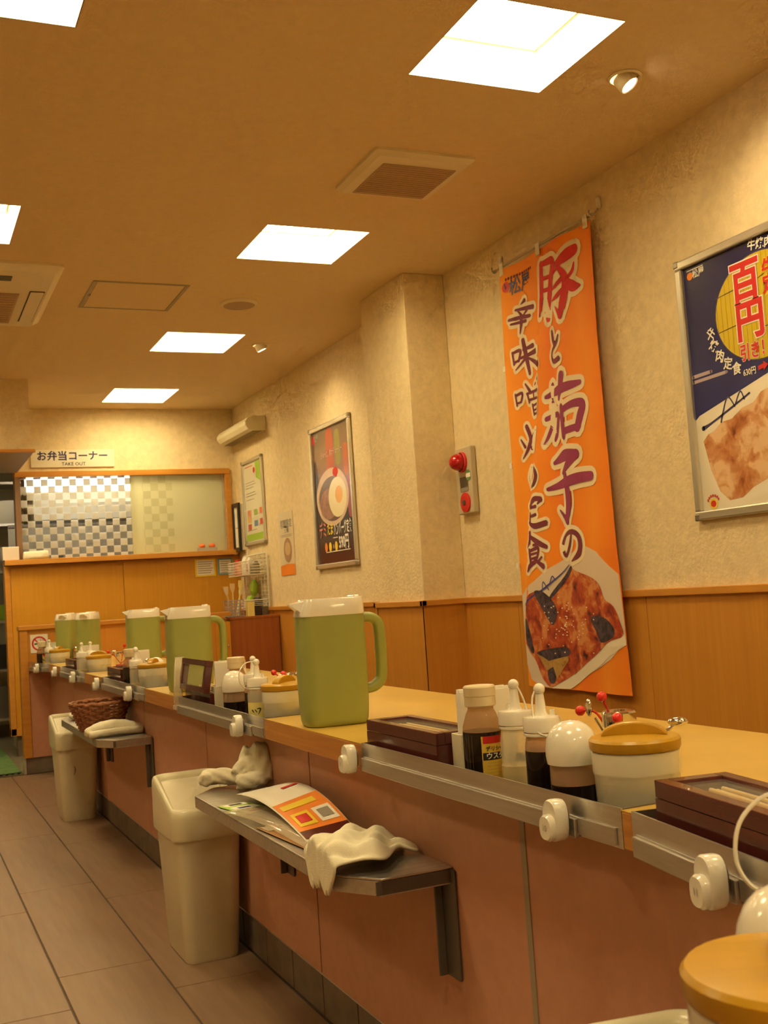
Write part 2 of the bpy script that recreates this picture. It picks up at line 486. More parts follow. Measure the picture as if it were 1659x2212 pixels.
row_names = {1.435: 'right row', 0.03: 'left row', -1.375: 'unseen row beyond the left edge'}
ordn = ['well behind the viewer', 'straight above the viewer', 'the nearest one ahead', 'the second ahead', 'the third ahead', 'the last, by the far wall']
yi = sorted({l[2] for l in LIGHTS})
for l in LIGHTS:
    x0, x1, y0, y1 = l
    k = yi.index(y0)
    t = thing('ceiling_light', 'recessed square ceiling light, %s, %s' % (row_names[x0], ordn[k]), 'ceiling light',
              ((x0 + x1) / 2, (y0 + y1) / 2, CE), group='square ceiling lights')
    a, b, h = (x1 - x0) / 2, (y1 - y0) / 2, 0.17
    q = M()
    q.add([(-a, -b, 0), (a, -b, 0), (a, b, 0), (-a, b, 0), (-a, -b, h), (a, -b, h), (a, b, h), (-a, b, h)],
          [(0, 4, 5, 1), (1, 5, 6, 2), (2, 6, 7, 3), (3, 7, 4, 0)])
    q.build('lamp_housing', recess_m, t, solid=0.004)
    q = M(); q.box(-a + 0.012, a - 0.012, -b + 0.012, b - 0.012, h - 0.040, h - 0.01)
    o = q.build('diffuser', recess_m, t); o.data.materials.append(panel_emit); o.data.polygons[0].material_index = 1

# right wall with pilaster, wainscot panels, trim
wall_right = struct(M().box(WX, WX + 0.1, -2.2, FY + 0.1, 0, CE).build('wall_right', wallpaper))
struct(M().box(2.27, WX, 4.70, 5.225, 0, CE).build('wall_pilaster', wallpaper, bevel=0.004))
for (a, b) in ((-2.2, -0.3), (-0.3, 0.6), (0.6, 1.5), (1.5, 2.4), (2.4, 3.3), (3.3, 4.2), (4.2, 4.70), (5.225, 5.78), (5.78, 6.7), (6.7, 7.62), (7.62, FY)):
    M().box(WX - 0.012, WX, a + 0.0015, b - 0.0015, 0, 0.918).build('wainscot_panel', woodv, wall_right, bevel=0.001, seg=1)
M().box(2.258, 2.27, 4.69, 5.235, 0, 0.918).build('wainscot_panel', woodv, wall_right)
M().box(2.258, WX - 0.012, 4.688, 4.70, 0, 0.918).build('wainscot_panel', woodv, wall_right)
M().box(2.258, WX - 0.012, 5.225, 5.237, 0, 0.918).build('wainscot_panel', woodv, wall_right)
tr = M()
for (x, a, b) in ((WX - 0.026, -2.2, 4.674), (2.244, 4.674, 5.251), (WX - 0.026, 5.251, FY)):
    tr.box(x, WX if x > 2.3 else 2.27, a, b, 0.918, 0.945)
tr.box(2.244, WX, 4.674, 4.70, 0.918, 0.945); tr.box(2.244, WX, 5.225, 5.251, 0.918, 0.945)
struct(tr.build('trim_1', woodh, bevel=0.003))

# other enclosing walls
struct(M().box(-2.6, -2.5, -2.2, 12.0, 0, CE).build('wall_left', wallpaper))
struct(M().box(-2.6, 2.6, -2.2, -2.1, 0, CE).build('wall_back', wallpaper))

# far wall above and beside the hatch window
wf = M()
wf.box(0.83, WX, FY, FY + 0.1, 2.04, CE); wf.box(2.44, WX, FY, FY + 0.1, 1.38, 2.04)
wall_far = struct(wf.build('wall_far', wallpaper))
# panelled half wall below the hatch
hw = struct(M().box(0.74, WX, FY + 0.004, FY + 0.1, 0.15, 1.36).build('wall_hatch', woodv_far))
for (a, b) in ((0.775, 1.58), (1.58, 2.46)):
    M().box(a + 0.0015, b - 0.0015, FY - 0.006, FY + 0.004, 0.15, 1.345).build('wood_panel', woodv_far, hw, bevel=0.001, seg=1)
M().box(0.735, 0.775, FY - 0.012, FY + 0.1, 0.15, 1.36).build('wood_post', woodh, hw, bevel=0.003)
M().box(0.735, WX, FY - 0.012, FY + 0.1, 0.15, 0.20).build('wood_rail', woodh, hw)
M().box(0.78, WX, FY + 0.02, FY + 0.09, 0.0, 0.15).build('kick_board', kick_m, hw)
# hatch window
win = struct(M().box(0.83, 2.44, FY - 0.02, FY + 0.1, 2.0, 2.042).build('window_1', woodh, bevel=0.003))
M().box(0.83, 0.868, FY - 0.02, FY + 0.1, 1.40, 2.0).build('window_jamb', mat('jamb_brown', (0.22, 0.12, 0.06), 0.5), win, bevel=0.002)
M().box(2.402, 2.44, FY - 0.02, FY + 0.1, 1.40, 2.0).build('window_jamb', woodh, win, bevel=0.002)
M().box(0.735, 2.46, FY - 0.07, FY + 0.1, 1.362, 1.40).build('window_sill', woodh, win, bevel=0.003)
# glass: patterned sliding pane and a frosted pane
def checker_glass():
    m = bpy.data.materials.new('checker_film'); m.use_nodes = True
    nt = m.node_tree; b = nt.nodes['Principled BSDF']; out = nt.nodes['Material Output']
    b.inputs['Base Color'].default_value = (0.60, 0.56, 0.46, 1); b.inputs['Roughness'].default_value = 0.5
    tr_ = nn(nt, 'ShaderNodeBsdfTranslucent'); tr_.inputs[0].default_value = (0.85, 0.82, 0.72, 1)
    fz = nn(nt, 'ShaderNodeMixShader'); fz.inputs[0].default_value = 0.5
    nt.links.new(b.outputs[0], fz.inputs[1]); nt.links.new(tr_.outputs[0], fz.inputs[2])
    t = nn(nt, 'ShaderNodeBsdfTransparent'); t.inputs[0].default_value = (0.92, 0.92, 0.90, 1)
    gl = nn(nt, 'ShaderNodeBsdfGlossy'); gl.inputs['Roughness'].default_value = 0.03
    cl = nn(nt, 'ShaderNodeMixShader'); cl.inputs[0].default_value = 0.06
    nt.links.new(t.outputs[0], cl.inputs[1]); nt.links.new(gl.outputs[0], cl.inputs[2])
    tc = nn(nt, 'ShaderNodeTexCoord'); mp = nn(nt, 'ShaderNodeMapping'); mp.inputs['Location'].default_value = (0.0, 0.5, 0.0)
    nt.links.new(tc.outputs['Object'], mp.inputs[0])
    ck = nn(nt, 'ShaderNodeTexChecker'); ck.inputs['Scale'].default_value = 19.6
    ck.inputs[1].default_value = (1, 1, 1, 1); ck.inputs[2].default_value = (0, 0, 0, 1)
    nt.links.new(mp.outputs[0], ck.inputs['Vector'])
    mx = nn(nt, 'ShaderNodeMixShader')
    nt.links.new(ck.outputs['Color'], mx.inputs[0]); nt.links.new(cl.outputs[0], mx.inputs[1]); nt.links.new(fz.outputs[0], mx.inputs[2])
    nt.links.new(mx.outputs[0], out.inputs['Surface'])
    return m
M().box(0.868, 1.70, FY + 0.048, FY + 0.053, 1.40, 2.0).build('window_pane', checker_glass(), win)
def frosted():
    m = bpy.data.materials.new('frosted_glass'); m.use_nodes = True
    nt = m.node_tree; b = nt.nodes['Principled BSDF']; out = nt.nodes['Material Output']
    b.inputs['Roughness'].default_value = 0.35
    tc = nn(nt, 'ShaderNodeTexCoord'); ck = nn(nt, 'ShaderNodeTexChecker'); ck.inputs['Scale'].default_value = 17.0
    ck.inputs[1].default_value = (0.80, 0.78, 0.56, 1); ck.inputs[2].default_value = (0.70, 0.68, 0.45, 1)
    nt.links.new(tc.outputs['Object'], ck.inputs['Vector'])
    sp = nn(nt, 'ShaderNodeSeparateXYZ'); nt.links.new(tc.outputs['Object'], sp.inputs[0])
    g1 = nn(nt, 'ShaderNodeMath'); g1.operation = 'GREATER_THAN'; g1.inputs[1].default_value = 1.76
    g2 = nn(nt, 'ShaderNodeMath'); g2.operation = 'LESS_THAN'; g2.inputs[1].default_value = 1.99
    g3 = nn(nt, 'ShaderNodeMath'); g3.operation = 'MULTIPLY'
    nt.links.new(sp.outputs[0], g1.inputs[0]); nt.links.new(sp.outputs[0], g2.inputs[0])
    nt.links.new(g1.outputs[0], g3.inputs[0]); nt.links.new(g2.outputs[0], g3.inputs[1])
    mc = nn(nt, 'ShaderNodeMixRGB'); mc.inputs[1].default_value = (0.80, 0.78, 0.56, 1)
    nt.links.new(g3.outputs[0], mc.inputs[0]); nt.links.new(ck.outputs['Color'], mc.inputs[2])
    nt.links.new(mc.outputs[0], b.inputs['Base Color'])
    t = nn(nt, 'ShaderNodeBsdfTranslucent'); nt.links.new(mc.outputs[0], t.inputs[0])
    mx = nn(nt, 'ShaderNodeMixShader'); mx.inputs[0].default_value = 0.5
    nt.links.new(b.outputs[0], mx.inputs[1]); nt.links.new(t.outputs[0], mx.inputs[2])
    nt.links.new(mx.outputs[0], out.inputs['Surface'])
    return m
M().box(1.67, 2.402, FY + 0.030, FY + 0.036, 1.40, 2.0).build('window_pane', frosted(), win)
M().box(2.388, 2.402, FY + 0.02, FY + 0.045, 1.40, 2.0).build('pane_edge', alu, win)

# soffit over the kitchen pass at the left
soff = struct(M().box(-2.5, 0.837, 7.36, FY, 2.05, CE).build('wall_soffit', wallpaper))
M().box(-2.5, 0.862, 7.335, 7.36, 2.035, 2.056).build('wood_rail', woodh, soff, bevel=0.002)
M().box(-2.5, 0.85, 7.36, FY, 2.035, 2.05).build('underside_board', mat('soffit_underside', (0.42, 0.32, 0.24), 0.5), soff)
t = thing('soffit_light', 'small flush light on the underside of the soffit at the left edge', 'ceiling light', (0.46, 7.80, 2.035))
M().box(-0.16, 0.16, -0.2, 0.2, -0.006, -0.001).build('diffuser', panel_emit, t)
fr = M(); fr.box(-0.175, -0.16, -0.215, 0.215, -0.012, -0.001); fr.box(0.16, 0.175, -0.215, 0.215, -0.012, -0.001)
fr.box(-0.16, 0.16, -0.215, -0.2, -0.012, -0.001); fr.box(-0.16, 0.16, 0.2, 0.215, -0.012, -0.001)
fr.build('frame', fix_m, t)

# low wall that closes the counter's far end
LY = 7.45
lw = struct(M().box(0.745, 2.0, LY, LY + 0.08, 0.10, 0.905).build('wall_low', woodv))
M().box(0.725, 0.775, LY - 0.012, LY + 0.09, 0.10, 0.905).build('wood_post', woodh, lw, bevel=0.003)
M().box(0.72, 2.11, LY - 0.02, LY + 0.1, 0.905, 0.932).build('ledge', woodh, lw, bevel=0.003)
M().box(0.776, 0.93, LY - 0.004, LY, 0.10, 0.65).build('lower_panel', panel_m, lw)
M().box(0.735, 0.93, LY + 0.005, LY + 0.08, 0.0, 0.10).build('kick_board', kick_m, lw)
M().box(0.722, 0.735, LY, LY + 0.09, 0.0, 0.10).build('kick_edge', alu, lw)
# door flap with a small knob and the red-brown cabinet in the corner
dr = thing('cupboard_door', 'narrow wooden cupboard door with a small knob beside the red-brown cabinet', 'door', (2.055, LY, 0))
M().box(-0.053, 0.053, 0.0, 0.02, 0.12, 0.865).build('door_leaf', woodv_far, dr, bevel=0.002)
q = M(); q.lathe([(0.0001, -0.02), (0.008, -0.018), (0.009, -0.01), (0.004, -0.004), (0.004, 0)], 12)
k = q.build('knob', chrome, dr, (0.03, 0, 0.70)); k.rotation_euler = (-PI / 2, 0, 0)
cb = thing('corner_cabinet', 'red-brown wooden cabinet in the far right corner below the wire rack', 'cabinet', (2.296, 7.74, 0))
M().box(-0.184, 0.175, -0.265, 0.265, 0.0, 0.872).build('body', cabinet_red, cb, bevel=0.002)
M().box(-0.186, 0.18, -0.268, 0.268, 0.872, 0.89).build('top', cabinet_red, cb, bevel=0.002)

# green mat beyond the aisle
gm = thing('floor_mat', 'green floor mat with a dark toothed edge at the aisle end', 'mat', (0.2, 7.5, 0.002))
M().box(-0.7, 0.51, 0.0, 1.5, 0, 0.012).build('mat', green_mat, gm)
for k in range(34):
    o = M().box(0, 0.016, -0.012, 0.002, 0, 0.012).build('tooth', black_pl, gm, (-0.69 + 0.0355 * k, 0, 0)) if k == 0 else None
    if k == 0: tooth = o
    else:
        o = tooth.copy(); C.objects.link(o); o.location = (-0.69 + 0.0355 * k, 0, 0)

# ------------------------------------------------------------------ kitchen behind the hatch
kit_wall = mat('kitchen_wall', (0.72, 0.68, 0.55), 0.5)
struct(M().box(-2.5, 3.0, 11.0, 11.1, 0, CE).build('wall_kitchen', kit_wall))
struct(M().box(2.9, 3.0, FY + 0.1, 11.0, 0, CE).build('wall_kitchen_side', kit_wall))
kl = thing('kitchen_lamp', 'bright fluorescent strip light just behind the checkered window', 'lamp', (1.34, 8.66, 2.0))
M().box(-0.40, 0.42, 0.0, 0.12, -0.07, 0.04).build('tube_cover', emit_mat('kitchen_tube', (1.0, 0.93, 0.74), KITCHEN_STRENGTH), kl, bevel=0.01)
M().box(-0.41, 0.43, 0.0, 0.12, 0.041, 0.08).build('housing', fix_m, kl)
M().box(-0.38, -0.36, 0.05, 0.07, 0.08, 0.51).build('hanger', fix_m, kl)
M().box(0.38, 0.40, 0.05, 0.07, 0.08, 0.51).build('hanger', fix_m, kl)
hd = thing('extractor_hood', 'pale stainless extractor hood seen through the checkered window', 'hood', (1.82, 9.75, 0))
q = M(); q.prism([(-0.35, 1.76), (0.4, 1.76), (0.4, 2.45), (0.1, 2.45), (-0.35, 1.90)], -0.75, 0.55, 'yz')
q.build('canopy', mat('hood_steel', (0.66, 0.62, 0.52), 0.5, metal=0.2), hd)
M().box(-0.76, 0.56, -0.36, -0.345, 1.735, 1.765).build('hood_rim', black_pl, hd)
ck = thing('cooking_range', 'dark grey cooking range below the hood behind the checkered window', 'cooker', (1.80, 10.0, 0))
M().box(-0.75, 0.65, -0.45, 0.4, 0, 0.95).build('body', mat('range_steel', (0.42, 0.40, 0.36), 0.4, metal=0.5), ck)
M().box(-0.75, 0.65, 0.38, 0.42, 0.95, 1.72).build('splash_back', mat('range_back', (0.34, 0.31, 0.26), 0.5), ck)
for i, (x, r, h, m_) in enumerate(((-0.55, 0.13, 0.22, steel), (-0.2, 0.15, 0.30, steel_dark), (0.12, 0.12, 0.18, ink_navy), (0.42, 0.14, 0.26, steel))):
    p = thing('stock_pot', ['short steel pot at the left end of the range', 'tall dark pot on the range', 'small navy pot on the range',
              'steel pot at the right end of the range'][i], 'pot', (1.80 + x, 9.85, 0.95), group='pots on the range')
    M().lathe([(0.0001, 0), (r, 0), (r, h), (r + 0.008, h + 0.004), (r - 0.006, h), (r - 0.006, 0.01), (0.0001, 0.01)], 24).build('pot', m_, p)
    M().tube([(r, 0, h * 0.7), (r + 0.04, 0, h * 0.75), (r, 0, h * 0.8)], 0.007, 6).build('handle', steel, p)
pc = thing('prep_counter', 'stainless prep counter behind the hatch window', 'counter', (1.5, 8.95, 0))
M().box(-0.7, 0.85, -0.25, 0.25, 1.33, 1.36).build('worktop', steel, pc)
M().box(-0.68, 0.83, -0.23, 0.23, 0.0, 1.33).build('body', mat('prep_body', (0.45, 0.40, 0.32), 0.5), pc)
for i, (x, m_, h) in enumerate(((-0.52, ink_blue, 0.05), (-0.33, steel_dark, 0.08), (0.0, ink_blue, 0.06), (0.12, ink_red, 0.04), (0.26, cream_pl, 0.07))):
    o = M().loft([rrect(0.07, 0.07, 0.01, 0), rrect(0.085, 0.085, 0.012, h * 0.95), rrect(0.085, 0.085, 0.012, h)]).build('kitchen_tub', m_, None, (1.5 + x, 8.86, 1.36))
    tag(o, ['blue tub at the left end of the prep counter', 'dark grey tub on the prep counter', 'blue tub in the middle of the prep counter',
            'small red tub on the prep counter', 'cream tub on the prep counter'][i], 'tub', 'tubs on the prep counter')
rk = thing('kitchen_rack', 'tall steel kitchen rack seen past the left end of the wooden partition', 'rack', (0.55, 9.9, 0))
for (x, y) in ((-0.45, -0.2), (0.45, -0.2), (-0.45, 0.2), (0.45, 0.2)):
    M().tube([(x, y, 0), (x, y, 2.2)], 0.012, 8).build('post', chrome, rk)
for z in (0.15, 0.55, 0.95, 1.36, 1.75, 2.1):
    M().box(-0.46, 0.46, -0.21, 0.21, z, z + 0.02).build('shelf', steel_lo, rk)
for i, (x, z, w, h, m_, l) in enumerate(((0.25, 1.38, 0.16, 0.2, steel, 'steel bin'), (-0.05, 1.38, 0.2, 0.12, white_pl, 'white basin'),
        (0.3, 1.77, 0.25, 0.2, cream_pl, 'cream carton'), (0.32, 0.97, 0.2, 0.13, ink_green, 'green crate'), (0.3, 0.57, 0.28, 0.2, black_pl, 'black box'),
        (0.3, 0.17, 0.3, 0.26, steel_dark, 'dark crate'))):
    o = M().loft([rrect(w * 0.9, w * 0.7, 0.02, 0), rrect(w, w * 0.8, 0.02, h)]).build('rack_container', m_, None, (0.55 + x, 9.85, z))
    tag(o, l + ' standing on the kitchen rack', 'container', 'containers on the kitchen rack')

kc = thing('kitchen_fill_light', 'added fill light on the kitchen ceiling behind the hatch', 'ceiling light', (1.75, 9.25, CE))  # added fill light, brightens the kitchen behind the checkered pane
M().box(-0.5, 0.6, -0.12, 0.12, -0.05, -0.001).build('diffuser', emit_mat('kitchen_fill_glow', (1.0, 0.92, 0.72), 9.0), kc, bevel=0.01)
M().box(-0.53, 0.63, -0.14, 0.14, -0.012, -0.0005).build('base_plate', fix_m, kc)

sb = thing('light_catch_panel', 'grey panel added behind the prep counter to catch the lamp light', 'panel', (1.45, 9.26, 0))  # added sheet, catches lamp light so the clear squares look less dark
M().box(-0.6, 0.75, 0.0, 0.015, 1.362, 1.715).build('sheet', mat('catch_panel_grey', (0.30, 0.275, 0.23), 0.5, metal=0.2), sb)
M().box(-0.6, 0.75, -0.012, 0.0, 1.70, 1.722).build('top_rail', steel_dark, sb)
M().box(-0.6, -0.58, 0.015, 0.045, 0.0, 1.715).build('stand', steel_dark, sb); M().box(0.73, 0.75, 0.015, 0.045, 0.0, 1.715).build('stand', steel_dark, sb)

# ================================================================== COUNTER
CT, TF = 0.70, 0.662      # counter top height, tray floor height
XF, XI, XB = 0.845, 1.0, 1.425
ctr = thing('counter', 'long U-shaped eating counter with ochre top and brown panels along the aisle', 'counter', (0, 0, 0))
# main slab behind the trays
slab = [(0.925, LY), (XI, 7.0), (XI, 1.20), (0.94, 0.80), (0.50, 0.42), (-0.2, -0.16), (-0.05, -0.45), (0.70, -0.45), (XB, 0.3), (XB, LY)]
M().prism(list(reversed(slab)), CT - 0.05, CT).build('counter_top', laminate, ctr)
# wooden front blocks between the trays
def tab(poly):
    q = M().prism(poly, CT - 0.05, CT - 0.0015); 
    o = q.build('edge_block', wood_edge, ctr, bevel=0.002)
    cxm = sum(p[0] for p in poly) / len(poly); cym = sum(p[1] for p in poly) / len(poly)
    q = M().prism([(cxm + (p[0] - cxm) * 0.995, cym + (p[1] - cym) * 0.998) for p in poly], CT - 0.0015, CT).build('block_top', laminate, ctr)
    return o
for (a, b) in ((1.192, 1.214), (2.085, 2.725), (3.665, 4.19), (5.125, 5.63), (6.50, 7.0)):
    tab([(XF, a), (XI - 0.0005, a), (XI - 0.0005, b), (XF, b)])
tab([(0.77, LY), (0.775, LY - 0.03), (0.925, LY - 0.03), (0.925, LY)])
# trays: local x runs towards the viewer, local y into the counter
def tray(p_far, p_near, first=0):
    dx, dy = p_near[0] - p_far[0], p_near[1] - p_far[1]
    L = math.hypot(dx, dy); a = math.atan2(dy, dx)
    t = bpy.data.objects.new('condiment_tray', None); C.objects.link(t); t.parent = ctr
    t.location = (p_far[0], p_far[1], 0); t.rotation_euler = (0, 0, a)
    q = M(); q.box(0.0, L, 0.004, 0.153, TF - 0.006, TF)
    q.box(0, 0.002, 0.004, 0.153, TF, CT + 0.0015); q.box(L - 0.002, L, 0.004, 0.153, TF, CT + 0.0015)
    q.box(0, L, 0.151, 0.153, TF, CT + 0.0015)
    q.build('tray_floor', tray_in, t)
    q = M(); q.box(0.0, L, 0.0, 0.003, CT - 0.05, CT + 0.002)
    q.build('front_plate', steel, t)
    q = M(); q.box(0.012, L - 0.10, -0.008, 0.0, CT - 0.052, CT - 0.026); q.box(0.012, L - 0.10, -0.003, 0.0, CT - 0.027, CT - 0.024)
    q.build('button_rail', steel_lo, t, bevel=0.0015)
    q = M(); q.box(L - 0.098, L - 0.012, -0.004, 0.0, CT - 0.047, CT - 0.024)
    q.build('rail_stub', steel_lo, t, bevel=0.001)
    return t
trayE = tray((0.775, LY - 0.03), (XF, 7.0))
trayD = tray((XF, 6.50), (XF, 5.63))
trayC = tray((XF, 5.125), (XF, 4.19))
trayB = tray((XF, 3.665), (XF, 2.725))
trayA = tray((XF, 2.085), (XF, 1.214))
tray2 = tray((XF, 1.192), (0.787, 0.85))
tray0 = tray((0.775, 0.838), (0.398, 0.5285))
# brown front panels with grey seams, tile kick
PX = 0.905
body = M().box(PX + 0.02, 1.25, 1.25, LY, 0.0, CT - 0.05).build('carcass', grout_m, ctr)
near_dir = Vector((-0.171, -1.0)).normalized()
bend = Vector((PX, 1.22))
seams = [LY, 6.45, 5.48, 4.52, 3.55, 2.575, 1.575]
for i in range(len(seams) - 1):
    a, b = seams[i + 1], seams[i]
    M().box(PX, PX + 0.02, a + 0.004, b - 0.004, 0.104, CT - 0.05).build('front_panel', panel_m, ctr)
    if i < len(seams) - 2:
        M().box(PX + 0.003, PX + 0.02, a - 0.004, a + 0.004, 0.104, CT - 0.05).build('seam_strip', seam_m, ctr)
M().box(PX - 0.002, PX + 0.02, 1.565, 1.580, 0.104, CT - 0.05).build('seam_strip', seam_m, ctr)
M().box(PX, PX + 0.02, bend.y, 1.567, 0.104, CT - 0.05).build('front_panel', panel_m, ctr)
e = bend + near_dir * 0.40
e2 = e + Vector((-0.7, -0.68)) * 0.9
nrm = Vector((-near_dir.y, near_dir.x))
M().prism([tuple(bend), tuple(bend + nrm * 0.02), tuple(e + nrm * 0.02), tuple(e)], 0.104, CT - 0.05).build('front_panel', panel_m, ctr)
M().prism([tuple(e), (e.x + 0.03, e.y), (e2.x + 0.03, e2.y - 0.02), tuple(e2)], 0.104, CT - 0.05).build('front_panel', panel_m, ctr)
M().box(PX + 0.002, PX + 0.02, 1.22, LY, 0.098, 0.106).build('kick_rail', alu, ctr)
kt = None
y = 2.361 + 0.2215 * 22
while y > 1.2:
    a = max(y - 0.2215, 1.2)
    if y <= LY:
        if kt is None:
            kt = M().box(0.908, 0.925, 0.003, 0.2185, 0, 0.098).build('kick_tile', kick_m, ctr, (0, y - 0.2215, 0), bevel=0.001, seg=1)
        else:
            o = kt.copy(); C.objects.link(o); o.location = (0, y - 0.2215, 0)
    y -= 0.2215
q = M().prism([(bend.x + 0.004, bend.y - 0.02), (bend.x + 0.02, bend.y - 0.02), (e.x + 0.024, e.y), (e.x + 0.006, e.y)], 0, 0.104)
q.build('kick_tile', kick_m, ctr)

# numbered call buttons on the trays
def button(x, y, rz, label, num=None, first=[None]):
    t = thing('call_button', label, 'call button', (x, y, 0.672), rz, 'white call buttons on the tray rails')
    if first[0] is None:
        back = []
        n = 28
        def ring(w, h, yy, dz=0.0):
            r = []
            for i in range(n):
                a = 2 * PI * i / n
                ca, sa = math.cos(a), math.sin(a)
                r.append((w * math.copysign(abs(ca) ** 0.8, ca), yy, dz + h * math.copysign(abs(sa) ** 0.75, sa)))
            return r
        q = M().loft([ring(0.0175, 0.0275, 0.0), ring(0.0185, 0.0285, -0.004), ring(0.0185, 0.0285, -0.017), ring(0.0165, 0.0265, -0.020)])
        a = q.build('back_shell', white_pl, t)
        q = M().loft([ring(0.0158, 0.0180, -0.020, -0.009), ring(0.0158, 0.0180, -0.025, -0.009), ring(0.0135, 0.0155, -0.0285, -0.009)])
        b = q.build('push_knob', white_pl, t)
        q = M().loft([ring(0.010, 0.017, 0.006), ring(0.010, 0.017, 0.0)]); c = q.build('mount', steel_dark, t)
        first[0] = (a, b, c)
    else:
        for p in first[0]:
            o = p.copy(); C.objects.link(o); o.parent = t
    if num: text(num, 0.012, ink_grey, t, 0.0, -0.009, -0.0291, 0.0, name='number')
    return t
XBn = XF - 0.014
button(XBn, 2.095, WALL, 'white call button numbered 9 at the far end of the nearest straight tray', '9')
button(XBn, 1.335, WALL, 'white call button numbered 10 near the dark ledge joint of the nearest trays', '10')
dir2 = math.atan2(0.85 - 1.192, 0.787 - XF)
button(0.789, 0.965, dir2, 'white call button numbered 11 at the right edge above the ochre lid', '11')
button(XBn, 2.885, WALL, 'white call button under the handwritten yellow label bottle')
button(XBn, 4.385, WALL, 'white call button below the pitcher second from the camera, third tray')
button(XBn, 5.135, WALL, 'white call button at the far end of the third tray')
button(XBn, 5.86, WALL, 'white call button at the near end of the fourth tray')
button(XBn, 6.56, WALL, 'white call button at the far end of the fourth tray')
button(0.800, 7.16, math.atan2(-0.42, 0.07), 'farthest white call button on the last tray by the no-smoking sign')

# ================================================================== THINGS ON THE COUNTER
def template(maker):
    cache = {}
    def make(key, name, label, cat, loc, rz, group, *a):
        if key in cache:
            o = cache[key].copy(); C.objects.link(o)
            for ch in cache[key].children: clone(ch, o)
            o.location = loc; o.rotation_euler = (0, 0, rz); o['label'] = label; o['group'] = group
            return o
        t = thing(name, label, cat, loc, rz, group)
        maker(t, *a); cache[key] = t
        return t
    return make

def _pitcher(t):
    W, D = 0.158, 0.112
    q = M().loft([rrect(W * 0.86, D * 0.84, 0.028, 0.0), rrect(W * 0.92, D * 0.92, 0.032, 0.004), rrect(W * 0.955, D * 0.96, 0.034, 0.014), rrect(W * 0.985, D * 0.985, 0.036, 0.045), rrect(W * 1.0, D, 0.036, 0.09),
                  rrect(W * 0.985, D * 0.985, 0.030, 0.15), rrect(W * 0.955, D * 0.96, 0.022, 0.253)])
    q.build('body', pitch_m, t, sharp=50)
    q = M().loft([rrect(W * 0.965, D * 0.97, 0.020, 0.253), rrect(W * 0.965, D * 0.97, 0.020, 0.259), rrect(W * 0.88, D * 0.86, 0.016, 0.291, 0.006),
                  rrect(W * 0.86, D * 0.84, 0.014, 0.293, 0.006)])
    lid = q.build('lid', white_pl, t, sharp=30)
    # pouring lip at the -x end
    q = M()
    x0 = -W * 0.44
    q.add([(x0, -0.030, 0.262), (x0, 0.030, 0.262), (x0 + 0.014, 0.030, 0.289), (x0 + 0.014, -0.030, 0.289), (x0 - 0.026, -0.010, 0.284), (x0 - 0.026, 0.010, 0.284),
           (x0 + 0.010, 0.022, 0.290), (x0 + 0.010, -0.022, 0.290)],
          [(0, 4, 5, 1), (0, 3, 4), (1, 5, 2), (3, 7, 4), (2, 5, 6), (4, 7, 6, 5), (0, 1, 2, 3)])
    q.build('spout', white_pl, lid, solid=0.0015)
    q = M(); q.box(W * 0.36, W * 0.44, -0.028, 0.028, 0.289, 0.297); q.build('thumb_rest', white_pl, lid, bevel=0.002)
    # loop handle
    path = [(W * 0.46, 0, 0.240), (W * 0.46 + 0.018, 0, 0.243), (W * 0.46 + 0.036, 0, 0.238), (W * 0.46 + 0.048, 0, 0.220), (W * 0.46 + 0.050, 0, 0.17),
            (W * 0.47 + 0.047, 0, 0.115), (W * 0.47 + 0.043, 0, 0.094), (W * 0.47 + 0.030, 0, 0.081), (W * 0.47 + 0.014, 0, 0.076), (W * 0.47 - 0.004, 0, 0.076)]
    path = catmull(path, 4)
    rings = []
    for i, p in enumerate(path):
        a = path[max(0, i - 1)]; b = path[min(len(path) - 1, i + 1)]
        tx, tz = b[0] - a[0], b[2] - a[2]; l = math.hypot(tx, tz)
        nx, nz = -tz / l, tx / l
        ring = []
        for k in range(10):
            an = 2 * PI * k / 10
            c_, s_ = math.cos(an), math.sin(an)
            h = 0.0122 * math.copysign(abs(c_) ** 0.6, c_); w = 0.0165 * math.copysign(abs(s_) ** 0.6, s_)
            ring.append((p[0] + nx * h, w, p[2] + nz * h))
        rings.append(ring)
    M().loft(rings).build('handle', pitch_m, t, sharp=60)
pitcher = template(_pitcher)
G = 'green water pitchers on the counter'
pitcher('p', 'water_pitcher', 'nearest and largest green water pitcher with white lid, handle to the right', 'pitcher', (0.932, 2.452, CT), math.radians(-6), G)
pitcher('p', 'water_pitcher', 'green water pitcher second from the camera, behind the open dark box', 'pitcher', (0.945, 3.88, CT), math.radians(-4), G)
pitcher('p', 'water_pitcher', 'third green water pitcher, half hidden behind the second one', 'pitcher', (1.075, 5.30, CT), math.radians(-2), G)
pitcher('p', 'water_pitcher', 'fourth green water pitcher from the camera, handle turned away', 'pitcher', (1.035, 6.68, CT), math.radians(62), G)
pitcher('p', 'water_pitcher', 'farthest green water pitcher, half hidden behind the fourth', 'pitcher', (0.990, 7.22, CT), math.radians(62), G)

